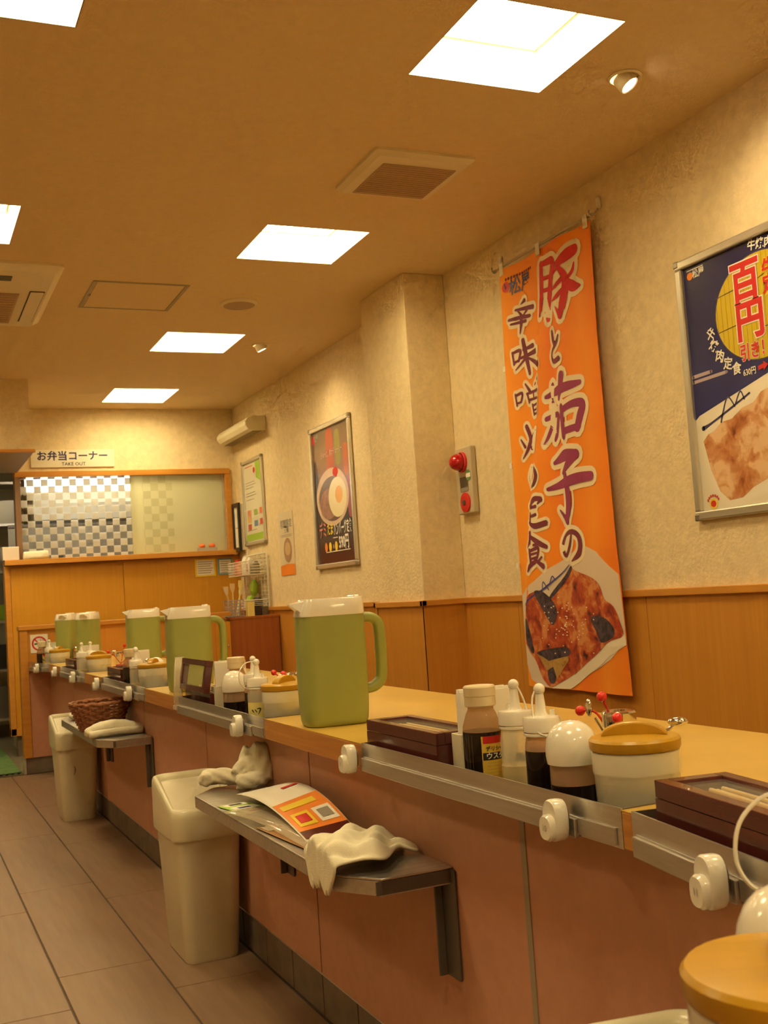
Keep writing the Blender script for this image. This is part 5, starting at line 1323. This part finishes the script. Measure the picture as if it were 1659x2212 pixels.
# poster 2: egg hamburger
p2 = thing('framed_poster', 'framed dark poster of a hamburg steak topped with a fried egg', 'poster', (WX, 6.36, 0), WALL, 'aluminium-framed posters')
frame(p2, -0.30, 0.385, 1.165, 2.06)
d2 = ramp_mat('poster_dark', 2, 1.19, 2.03, [(0.0, (0.09, 0.022, 0.020)), (0.12, (0.05, 0.018, 0.022)), (0.3, (0.035, 0.016, 0.022)), (0.48, (0.20, 0.07, 0.07)), (0.72, (0.26, 0.13, 0.07)), (1.0, (0.16, 0.10, 0.06))], 0.22, 0.25, 5)
M().sheet([(-0.27, 1.195), (0.355, 1.195), (0.355, 2.03), (-0.27, 2.03)], D1).build('poster_sheet', d2, p2)
for (a, b, z0, z1, c_) in ((-0.04, 0.09, 1.72, 2.03, (0.42, 0.06, 0.025)), (0.11, 0.20, 1.78, 2.0, (0.25, 0.22, 0.05)), (0.24, 0.32, 1.70, 1.90, (0.45, 0.10, 0.03)), (0.27, 0.35, 1.45, 1.70, (0.32, 0.07, 0.09)), (-0.27, -0.2, 1.35, 1.85, (0.03, 0.014, 0.02))):
    pts = [((a + b) / 2 + (b - a) / 2 * math.copysign(abs(math.cos(t_)) ** 0.6, math.cos(t_)), (z0 + z1) / 2 + (z1 - z0) / 2 * math.copysign(abs(math.sin(t_)) ** 0.6, math.sin(t_))) for t_ in [2 * PI * i / 24 for i in range(24)]]
    M().sheet(pts, D1 - 0.0003 - 0.0001 * a).build('blurred_print', mat('blur_%d' % int(a * 100 + 50), c_, 0.25), p2)
disc(0.025, 1.600, 0.272, 0.178, D1 - 0.0008, 48).build('bowl_print', mat('print_bowl', (0.66, 0.48, 0.36), 0.25), p2)
disc(0.03, 1.588, 0.235, 0.138, D1 - 0.0011, 48).build('bowl_inside', mat('print_bowl_in', (0.14, 0.07, 0.05), 0.25), p2)
disc(-0.04, 1.56, 0.150, 0.095, D1 - 0.0014, 40).build('patty_print', voronoi_mat('patty', [(0.12, 0.04, 0.03), (0.28, 0.12, 0.09), (0.38, 0.18, 0.13)], 30, 0.3), p2)
disc(0.115, 1.590, 0.150, 0.122, D1 - 0.0018, 40).build('egg_white', mat('print_egg', (0.84, 0.74, 0.48), 0.25), p2)
disc(0.140, 1.603, 0.060, 0.052, D1 - 0.0022, 30).build('egg_yolk', mat('print_yolk', (0.85, 0.42, 0.08), 0.25), p2)
disc(0.10, 1.745, 0.045, 0.03, D1 - 0.0012, 20).build('tomato_print', ink_red, p2)
text('デミ', 0.105, mat('print_rose', (0.62, 0.20, 0.16), 0.4), p2, -0.165, 1.398, D1 - 0.0026, 0.02, sx=0.62, rot=math.radians(3))
text('たま', 0.085, ink_yellow, p2, -0.040, 1.400, D1 - 0.0026, 0.025, sx=0.62)
text('ハンバーグ定食', 0.085, ink_white, p2, 0.165, 1.395, D1 - 0.0026, 0.02, sx=0.50, rot=math.radians(2))
text('590円', 0.095, ink_white, p2, 0.175, 1.310, D1 - 0.0026, 0.03, sx=0.68)
for u, m_, w in ((-0.125, ink_orange, 0.024), (-0.055, ink_yellow, 0.024), (0.0, ink_grey, 0.012), (0.045, ink_yellow, 0.024)):
    disc(u, 1.295, w, 0.030 if w > 0.02 else 0.015, D1 - 0.0022, 20).build('price_badge', m_, p2)
for z, a, b in ((1.262, -0.13, 0.27), (1.345, 0.0, 0.08)):
    M().sheet([(a, z), (b, z), (b, z + 0.005), (a, z + 0.005)], D1 - 0.0022).build('print_rule', ink_white, p2)
text('ぎゅっと、肉汁ジューシー。', 0.045, mat('print_pink', (0.70, 0.42, 0.34), 0.4), p2, 0.07, 1.870, D1 - 0.0026, 0.01, sx=0.68, rot=math.radians(1))
disc(-0.245, 1.985, 0.022, 0.030, D1 - 0.0010, 18).build('logo_disc', ink_red, p2)
text('松屋', 0.05, ink_grey, p2, -0.195, 1.99, D1 - 0.0010, 0.02, sx=0.7)
# poster 3: white and green notice
p3 = thing('framed_poster', 'framed white and green notice near the far corner', 'poster', (WX, 7.95, 0), WALL, 'aluminium-framed posters')
frame(p3, -0.235, 0.265, 1.412, 2.055, 0.026)
M().sheet([(-0.212, 1.436), (0.242, 1.436), (0.242, 2.031), (-0.212, 2.031)], D1).build('poster_sheet', mat('print_pale', (0.74, 0.70, 0.55), 0.15), p3)
M().sheet([(-0.205, 1.445), (0.235, 1.445), (0.235, 1.495), (-0.205, 1.495)], D1 - 0.0006).build('green_band', ink_green, p3)
M().sheet([(0.10, 1.90), (0.235, 1.86), (0.235, 2.02), (0.08, 2.02)], D1 - 0.0006).build('leaf_print', ink_green, p3)
disc(0.05, 1.965, 0.025, 0.022, D1 - 0.0008, 16).build('tomato_print', ink_red, p3)
sqm = [mat('sq%d' % i, c_, 0.3) for i, c_ in enumerate(((0.72, 0.25, 0.14), (0.35, 0.52, 0.10), (0.75, 0.14, 0.06), (0.70, 0.40, 0.12), (0.12, 0.22, 0.42), (0.62, 0.05, 0.06), (0.6, 0.1, 0.08)))]
for i, (u, v) in enumerate(((-0.118, 1.653), (0.038, 1.651), (0.177, 1.655), (-0.12, 1.605), (0.036, 1.568), (0.175, 1.573), (-0.122, 1.548))):
    M().sheet([(u - 0.042, v - 0.022), (u + 0.042, v - 0.022), (u + 0.042, v + 0.022), (u - 0.042, v + 0.022)], D1 - 0.0008).build('colour_field', sqm[i], p3)
for i, z in enumerate((2.0, 1.88, 1.86, 1.84, 1.80, 1.78, 1.75, 1.52)):
    M().sheet([(-0.18, z), (0.02 + 0.03 * (i % 3), z), (0.02 + 0.03 * (i % 3), z + 0.006), (-0.18, z + 0.006)], D1 - 0.0008).build('print_rule', ink_red if i == 0 else ink_grey, p3)
# black framed licence leaning in the corner
bf = thing('certificate_frame', 'small black-framed certificate in the far corner beside the hatch', 'frame', (WX, 8.30, 0), WALL)
for (a, b, c_, d_) in ((-0.098, 0.07, 1.725, 1.755), (-0.098, 0.07, 1.380, 1.412), (-0.098, -0.070, 1.412, 1.725), (0.042, 0.07, 1.412, 1.725)):
    M().box(a, b, -0.05, -0.03, c_, d_).build('frame_rail', black_pl, bf, bevel=0.002)
M().box(-0.09, 0.062, -0.038, -0.002, 1.39, 1.745).build('certificate', paper, bf)
M().sheet([(-0.05, 1.56), (0.03, 1.56), (0.03, 1.565), (-0.05, 1.565)], -0.0386).build('print_rule', ink_grey, bf)
# paper flyer
fl = thing('wall_flyer', 'narrow paper flyer with a bowl picture and orange foot', 'flyer', (WX, 7.26, 0), WALL)
M().box(-0.150, 0.150, -0.004, -0.0015, 1.155, 1.59).build('sheet', mat('flyer_paper', (0.70, 0.60, 0.42), 0.5), fl)
M().sheet([(-0.15, 1.155), (0.15, 1.155), (0.15, 1.228), (-0.02, 1.232), (-0.15, 1.222)], -0.0045).build('orange_foot', ink_orange, fl)
disc(0.02, 1.325, 0.085, 0.085, -0.0046, 28).build('bowl_print', mat('flyer_bowl', (0.40, 0.24, 0.13), 0.4), fl)
disc(0.02, 1.335, 0.060, 0.045, -0.0050, 24).build('food_print', mat('flyer_food', (0.62, 0.45, 0.26), 0.4), fl)
text('期間限定', 0.06, ink_grey, fl, 0.01, 1.505, -0.0046, 0.03, sx=1.0)
text('発売', 0.05, ink_grey, fl, 0.01, 1.465, -0.0046, 0.03)
for z in (1.43, 1.42):
    M().sheet([(-0.11, z), (0.12, z), (0.12, z + 0.003), (-0.11, z + 0.003)], -0.0046).build('print_rule', ink_grey, fl)
# fire alarm station
al = thing('fire_alarm', 'grey fire alarm station with red lamp and red push button', 'fire alarm', (WX, 4.578, 0), WALL)
al_m = mat('alarm_grey', (0.55, 0.47, 0.33), 0.45)
M().box(-0.078, 0.078, -0.030, -0.001, 1.335, 1.648).build('housing', al_m, al, bevel=0.006)
q = M().lathe([(0.048, 0.0), (0.048, 0.010), (0.044, 0.014)], 28); o = q.build('lamp_ring', ink_red, al, (-0.005, -0.030, 1.578)); o.rotation_euler = (PI / 2, 0, 0)
lamp_red = mat('alarm_lens', (0.50, 0.004, 0.012), 0.08, coat=0.5)
q = M().lathe([(0.040, 0.010), (0.041, 0.022), (0.037, 0.040), (0.028, 0.056), (0.014, 0.065), (0.0001, 0.068)], 28); o = q.build('lamp_lens', lamp_red, al, (-0.005, -0.030, 1.578)); o.rotation_euler = (PI / 2, 0, 0)
M().box(-0.040, 0.038, -0.0315, -0.0305, 1.440, 1.508).build('speaker_grille', steel_dark, al)
M().box(-0.034, 0.038, -0.0322, -0.0316, 1.440, 1.458).build('grille_plate', ink_grey, al)
q = M().lathe([(0.046, 0.0), (0.046, 0.006), (0.040, 0.008), (0.0001, 0.006)], 28); o = q.build('push_button', ink_red, al, (0.004, -0.030, 1.388)); o.rotation_euler = (PI / 2, 0, 0)
q = M().lathe([(0.014, 0.0), (0.014, 0.0095), (0.0001, 0.0095)], 20); o = q.build('button_centre', steel_dark, al, (-0.004, -0.030, 1.388)); o.rotation_euler = (PI / 2, 0, 0)
disc(0.046, 1.512, 0.024, 0.026, -0.0322, 24).build('green_sticker', mat('sticker_green', (0.12, 0.30, 0.10), 0.5), al)
M().sheet([(0.024, 1.502), (0.068, 1.502), (0.068, 1.522), (0.024, 1.522)], -0.0326).build('sticker_band', ink_white, al)
# slim wall unit near the far corner
ac = thing('wall_unit', 'slim cream wall-mounted unit with rounded front in the far corner', 'wall unit', (WX, 7.95, 2.265), WALL)
prof = [(0.0, -0.052), (0.0, 0.052), (-0.10, 0.052), (-0.135, 0.038), (-0.155, 0.010), (-0.155, -0.015), (-0.135, -0.045), (-0.10, -0.056)]
M().prism([(-p[0] * -1, p[1]) for p in prof][::-1], -0.385, 0.385, 'yz').build('casing', mat('unit_cream', (0.80, 0.75, 0.56), 0.4), ac, bevel=0.006)
M().box(-0.37, 0.37, -0.10, -0.03, -0.060, -0.0565).build('outlet', mat('unit_outlet_brown', (0.30, 0.24, 0.12), 0.6), ac)  # plain brown strip under the casing
# wire rack with baskets above the cabinet
wr = thing('wire_rack', 'white wire grid rack with baskets above the corner cabinet', 'rack', (WX, 7.96, 0), WALL)
wm = mat('white_wire', (0.78, 0.74, 0.62), 0.4)
q = M()
for (a, b) in (((-0.29, 0.925), (0.29, 0.925)), ((0.29, 0.925), (0.29, 1.335)), ((0.29, 1.335), (-0.29, 1.335)), ((-0.29, 1.335), (-0.29, 0.925))):
    q.tube([(a[0], -0.020, a[1]), (b[0], -0.020, b[1])], 0.006, 6)
q.build('outer_wire', wm, wr)
for k in range(1, 15): M().tube([(-0.29, -0.020, 0.925 + 0.0273 * k), (0.29, -0.020, 0.925 + 0.0273 * k)], 0.0022, 5).build('wire', wm, wr)
for k in range(1, 7): M().tube([(-0.29 + 0.083 * k, -0.020, 0.925), (-0.29 + 0.083 * k, -0.020, 1.335)], 0.0022, 5).build('wire', wm, wr)
for u in (-0.18, 0.18): M().tube(catmull([(u, -0.020, 1.335), (u, -0.018, 1.37), (u, -0.003, 1.385)], 3), 0.004, 5).build('hook', wm, wr)
def wire_basket(u0, u1, z0, z1, dp, label, bm_=wm):
    t = thing('wire_basket', label, 'basket', (WX - 0.028, 7.96, 0), WALL, 'wire baskets on the rack')
    q = M()
    nz = 5
    for k in range(nz + 1):
        z = z0 + (z1 - z0) * k / nz
        q.tube([(u0, 0, z), (u0, -dp, z), (u1, -dp, z), (u1, 0, z)], 0.0028 if k < nz else 0.0045, 5)
    n = max(3, int((u1 - u0) / 0.03))
    for k in range(n + 1):
        u = u0 + (u1 - u0) * k / n
        q.tube([(u, 0, z0), (u, -dp, z0), (u, -dp, z1)], 0.0022, 5)
    q.build('wire_cage', bm_, t)
    return t
wire_basket(-0.27, 0.26, 1.185, 1.285, 0.12, 'upper white wire basket full of small packets')
wire_basket(-0.05, 0.27, 0.935, 1.0, 0.10, 'lower white wire basket on the wall rack')
for i, (u, z, w, h, m_, l) in enumerate(((-0.235, 1.19, 0.05, 0.12, ink_red, 'red packet at the left end of the upper wire basket'), (-0.15, 1.19, 0.05, 0.10, ink_orange, 'orange packet in the upper wire basket'),
        (-0.02, 1.19, 0.10, 0.13, paper, 'tall white packet in the upper wire basket'), (0.09, 1.19, 0.06, 0.12, ink_white, 'white packet with red stripes in the upper wire basket'),
        (0.19, 1.19, 0.08, 0.09, ink_grey, 'grey packet at the right end of the upper wire basket'), (0.20, 0.94, 0.12, 0.075, black_pl, 'black pouch in the lower wire basket'), (0.05, 0.94, 0.10, 0.09, ink_green, 'green pouch in the lower wire basket'))):
    o = M().loft([rrect(w, 0.05, 0.008, 0), rrect(w, 0.055, 0.008, h * 0.7), rrect(w * 0.9, 0.02, 0.006, h)]).build('packet', m_, None, (WX - 0.028 - 0.055, 7.96 - u, z + 0.003), WALL)
    tag(o, l, 'packet', 'packets in the wire baskets')
    if 'stripes' in l:
        for s in (-0.014, 0.010): M().box(s, s + 0.010, -0.030, -0.0272, 0.02, 0.075).build('stripe', ink_red, o)
sc = thing('green_scourer_bag', 'green plastic pouch hanging on the wire rack', 'pouch', (WX - 0.05, 7.93, 1.03), WALL)
M().loft([rrect(0.05, 0.02, 0.008, 0.0), rrect(0.085, 0.05, 0.02, 0.03), rrect(0.085, 0.05, 0.02, 0.09), rrect(0.05, 0.02, 0.008, 0.12)]).build('pouch', ink_green, sc)
M().tube([(0, 0, 0.12), (0, 0.02, 0.150)], 0.003, 6).build('loop', wm, sc)
# cutlery basket with tools on the cabinet
cbk = thing('tool_basket', 'blue-grey mesh basket of brushes on the corner cabinet', 'basket', (2.185, 7.60, 0.89), 0)
q = M()
for k in range(6):
    z = 0.006 + 0.022 * k
    q.tube([(-0.055, -0.05, z), (0.055, -0.05, z), (0.055, 0.05, z), (-0.055, 0.05, z)], 0.003, 5, True)
for k in range(5):
    u = -0.055 + 0.0275 * k
    q.tube([(u, -0.05, 0), (u, -0.05, 0.118)], 0.003, 5); q.tube([(u, 0.05, 0), (u, 0.05, 0.118)], 0.003, 5)
q.build('mesh', mat('mesh_blue', (0.32, 0.34, 0.42), 0.4), cbk)
M().box(-0.053, 0.053, -0.048, 0.048, 0.0, 0.004).build('base', ink_navy, cbk)
for i, (dx, dy, tx_, h, m_, l) in enumerate(((-0.03, -0.02, -0.03, 0.21, clear_pl, 'clear plastic scoop'), (0.0, 0.01, 0.0, 0.23, stickwood, 'wooden spatula'), (0.025, -0.02, 0.03, 0.25, label_pale, 'yellow-handled brush'), (0.02, 0.02, 0.05, 0.2, paper, 'white brush'))):
    o = thing('kitchen_tool', l + ' standing in the mesh basket on the corner cabinet', 'tool', (2.185 + dx, 7.60 + dy, 0.896), 0, 'tools in the mesh basket')
    M().tube([(0, 0, 0), (tx_ * 0.7, 0, h * 0.75)], 0.005, 6).build('shaft', m_, o)
    M().loft([rrect(0.012, 0.006, 0.002, h * 0.72, tx_ * 0.7), rrect(0.034, 0.008, 0.003, h * 0.85, tx_ * 0.85), rrect(0.036, 0.006, 0.002, h, tx_)]).build('blade', m_, o)
for i, (x, y, w, h, m_, l) in enumerate(((2.29, 7.56, 0.05, 0.10, label_pale, 'small pale yellow carton on the corner cabinet'), (2.345, 7.60, 0.06, 0.07, black_pl, 'low black box on the corner cabinet'), (2.41, 7.62, 0.05, 0.06, steel_dark, 'small dark tin on the corner cabinet'))):
    o = M().loft([rrect(w, 0.06, 0.006, 0), rrect(w, 0.06, 0.006, h)]).build('small_box', m_, None, (x, y, 0.89)); tag(o, l, 'box', 'small boxes on the corner cabinet')
# sign over the hatch
sg = thing('hatch_sign', 'white take-out corner sign above the hatch window', 'sign', (1.25, FY, 0))
M().box(-0.300, 0.302, -0.012, -0.001, 2.070, 2.200).build('board', mat('sign_white', (0.82, 0.76, 0.60), 0.4), sg, bevel=0.002)
text('お弁当コーナー', 0.074, ink_navy, sg, 0.0, 2.150, -0.0128, 0.022, sx=1.0)
text('TAKE OUT', 0.036, ink_black, sg, 0.005, 2.093, -0.0128, 0.008, sx=1.0)
# notices on the half wall
for (u, z, w, h, mb, l) in ((2.207, 1.274, 0.162, 0.137, ink_yellow, 'yellow-edged notice on the wooden hatch wall'), (2.364, 1.276, 0.118, 0.126, mat('notice_blue', (0.16, 0.38, 0.45), 0.5), 'pale blue-edged notice on the wooden hatch wall')):
    t = thing('wall_notice', l, 'notice', (u, FY - 0.0065, z), 0, 'notices on the hatch wall')
    M().box(-w / 2, w / 2, -0.003, -0.0005, -h / 2, h / 2).build('card', mb, t, bevel=0.001)
    M().sheet([(-w / 2 + 0.014, -h / 2 + 0.012), (w / 2 - 0.014, -h / 2 + 0.012), (w / 2 - 0.014, h / 2 - 0.012), (-w / 2 + 0.014, h / 2 - 0.012)], -0.0034).build('paper_field', paper, t)
    for k in range(6):
        z_ = h / 2 - 0.026 - 0.017 * k
        M().sheet([(-w / 2 + 0.022, z_), (w / 2 - 0.022 - 0.01 * (k % 3), z_), (w / 2 - 0.022 - 0.01 * (k % 3), z_ + 0.005), (-w / 2 + 0.022, z_ + 0.005)], -0.0038).build('print_rule', ink_grey, t)
# no-smoking sticker on the low wall
ns = thing('no_smoking_sticker', 'square white no-smoking sticker on the low wooden wall', 'sticker', (0.845, LY - 0.0005, 0.815))
M().box(-0.054, 0.054, -0.0025, -0.0002, -0.058, 0.058).build('sticker', paper, ns)
rg = M()
n = 36
ri, ro = 0.036, 0.046
rg.add([(r * math.cos(2 * PI * i / n), -0.003, r * math.sin(2 * PI * i / n)) for r in (ri, ro) for i in range(n)], [(i, (i + 1) % n, n + (i + 1) % n, n + i) for i in range(n)])
c45 = math.sqrt(0.5)
rg.add([(-0.038 * c45 - 0.004 * c45, -0.003, 0.038 * c45 - 0.004 * c45), (0.038 * c45 - 0.004 * c45, -0.003, -0.038 * c45 - 0.004 * c45), (0.038 * c45 + 0.004 * c45, -0.003, -0.038 * c45 + 0.004 * c45), (-0.038 * c45 + 0.004 * c45, -0.003, 0.038 * c45 + 0.004 * c45)], [(0, 1, 2, 3)])
rg.build('red_ring', ink_red, ns)
M().sheet([(-0.030, -0.006), (0.022, -0.002), (0.022, 0.006), (-0.030, 0.002)], -0.0034).build('cigarette', ink_black, ns)
brush([[(0.004, 0.012, 0.003), (0.012, 0.022, 0.003), (0.004, 0.03, 0.002)], [(0.016, 0.008, 0.003), (0.026, 0.018, 0.003), (0.018, 0.028, 0.002)]], 0, 1, -0.0034).build('smoke', ink_grey, ns)
# things on the hatch sill
o = thing('sill_box', 'plain white box at the left end of the hatch sill', 'box', (0.786, 8.385, 1.40))
M().box(-0.062, 0.052, -0.03, 0.05, 0, 0.095).build('carton', mat('carton_pinkish', (0.72, 0.60, 0.50), 0.6), o, bevel=0.003)
M().box(-0.062, 0.052, -0.0305, 0.0505, 0.088, 0.0965).build('carton_lid', paper, o, bevel=0.002)
o = thing('sill_tray', 'small grey tray with two orange balls at the right end of the sill', 'tray', (2.225, 8.375, 1.40))
M().loft([rrect(0.145, 0.05, 0.006, 0), rrect(0.15, 0.055, 0.006, 0.026)]).build('tray', mat('tray_grey', (0.50, 0.48, 0.42), 0.5), o)
for dx in (-0.042, 0.036):
    b = M(); b.ball((dx, 0, 0.040), 0.027, 10, (1, 0.9, 0.75)); b.build('orange_ball', mat('ball_orange_%d' % (dx > 0), (0.85, 0.20, 0.05), 0.3), o)

# ================================================================== CEILING FITTINGS
vt = thing('ceiling_vent', 'square white ceiling vent with mauve grille near the banner', 'vent', (1.745, 3.540, CE))
M().loft([rrect(0.385, 0.395, 0.012, 0), rrect(0.385, 0.395, 0.012, -0.010), rrect(0.350, 0.36, 0.010, -0.024)]).build('surround', fix_m, vt, sharp=20)
M().box(-0.135, 0.150, -0.120, 0.165, -0.0275, -0.0245).build('grille', vent_m, vt)
for k in range(15): M().box(-0.130, 0.145, -0.112 + 0.018 * k, -0.108 + 0.018 * k, -0.030, -0.0275).build('louvre', vent_m, vt)
ht = thing('access_hatch', 'square ceiling access hatch with thin grey frame', 'hatch', (1.112, 5.32, CE))
for (a, b, c_, d_) in ((-0.225, 0.225, -0.235, -0.222), (-0.225, 0.225, 0.222, 0.235), (-0.225, -0.208, -0.222, 0.222), (0.208, 0.225, -0.222, 0.222)):
    M().box(a, b, c_, d_, -0.004, -0.0002).build('frame_rail', frame_grey, ht)
M().box(-0.203, 0.203, -0.217, 0.217, -0.003, -0.0002).build('hatch_panel', ceiling_m, ht)
M().box(-0.213, -0.203, -0.01, 0.01, -0.006, -0.001).build('catch', steel_dark, ht)
spk = thing('ceiling_speaker', 'round ceiling speaker between the hatch and the right wall', 'speaker', (1.655, 5.35, CE))
M().lathe([(0.095, 0), (0.095, -0.006), (0.086, -0.014), (0.080, -0.016)], 36).build('rim', fix_m, spk)
M().lathe([(0.082, -0.014), (0.06, -0.020), (0.0001, -0.022)], 36).build('grille', mat('speaker_grille', (0.48, 0.36, 0.24), 0.7), spk)
aircon = thing('ceiling_cassette', 'cream ceiling air-conditioner cassette at the left edge', 'air conditioner', (0.245, 5.37, CE))
M().loft([rrect(0.97, 1.02, 0.03, 0), rrect(0.97, 1.02, 0.03, -0.012), rrect(0.90, 0.95, 0.03, -0.036)]).build('panel', fix_m, aircon, sharp=20)
M().box(-0.30, 0.33, -0.13, 0.40, -0.042, -0.0365).build('intake_grille', vent_m, aircon)
for k in range(13): M().box(-0.29, 0.32, -0.12 + 0.04 * k, -0.114 + 0.04 * k, -0.045, -0.042).build('louvre', vent_m, aircon)
for (a, b, c_, d_) in ((0.375, 0.435, -0.18, 0.36), (-0.435, -0.375, -0.27, 0.27), (-0.27, 0.27, 0.415, 0.465)):
    M().box(a - 0.003, b + 0.003, c_ - 0.003, d_ + 0.003, -0.0385, -0.0365).build('outlet_gap', dark_line, aircon)
    M().box(a, b, c_, d_, -0.043, -0.0385).build('outlet_flap', fix_m, aircon, bevel=0.002)
M().box(-0.27, 0.275, -0.405, -0.335, -0.0385, -0.0365).build('outlet_gap', black_pl, aircon)
def downlight(x, y, label, aim):
    t = thing('downlight', label, 'spotlight', (x, y, CE), 0, 'swivel spotlights in the ceiling')
    M().lathe([(0.050, 0.0), (0.052, -0.004), (0.046, -0.008), (0.040, -0.004), (0.040, 0.0)], 32).build('trim_ring', fix_m, t)
    d = Vector(aim).normalized()
    qn = d.to_track_quat('-Z', 'Y')
    o = M().lathe([(0.030, 0.02), (0.032, -0.012), (0.030, -0.022), (0.026, -0.020)], 28).build('lamp_head', fix_m, t, (0, 0, -0.014)); o.rotation_mode = 'QUATERNION'; o.rotation_quaternion = qn
    o = M().lathe([(0.0001, -0.019), (0.027, -0.019)], 28).build('lamp_face', emit_mat('spot_face', (1.0, 0.80, 0.55), 18), t, (0, 0, -0.014)); o.rotation_mode = 'QUATERNION'; o.rotation_quaternion = qn
    l = bpy.data.lights.new('spot_beam', 'SPOT'); l.energy = SPOT_POWER; l.color = (1.0, 0.72, 0.40); l.spot_size = math.radians(105); l.spot_blend = 1.0; l.shadow_soft_size = 0.03
    lo = bpy.data.objects.new('spot_beam', l); C.objects.link(lo); lo.parent = t
    lo.location = Vector((0, 0, -0.014)) + d * 0.03; lo.rotation_mode = 'QUATERNION'; lo.rotation_quaternion = qn
downlight(2.085, 2.665, 'swivel spotlight in the ceiling near the nearest square light', (0.40, -0.42, -0.85))
downlight(2.045, 6.235, 'small swivel spotlight in the ceiling above the egg poster', (0.42, -0.05, -0.95))
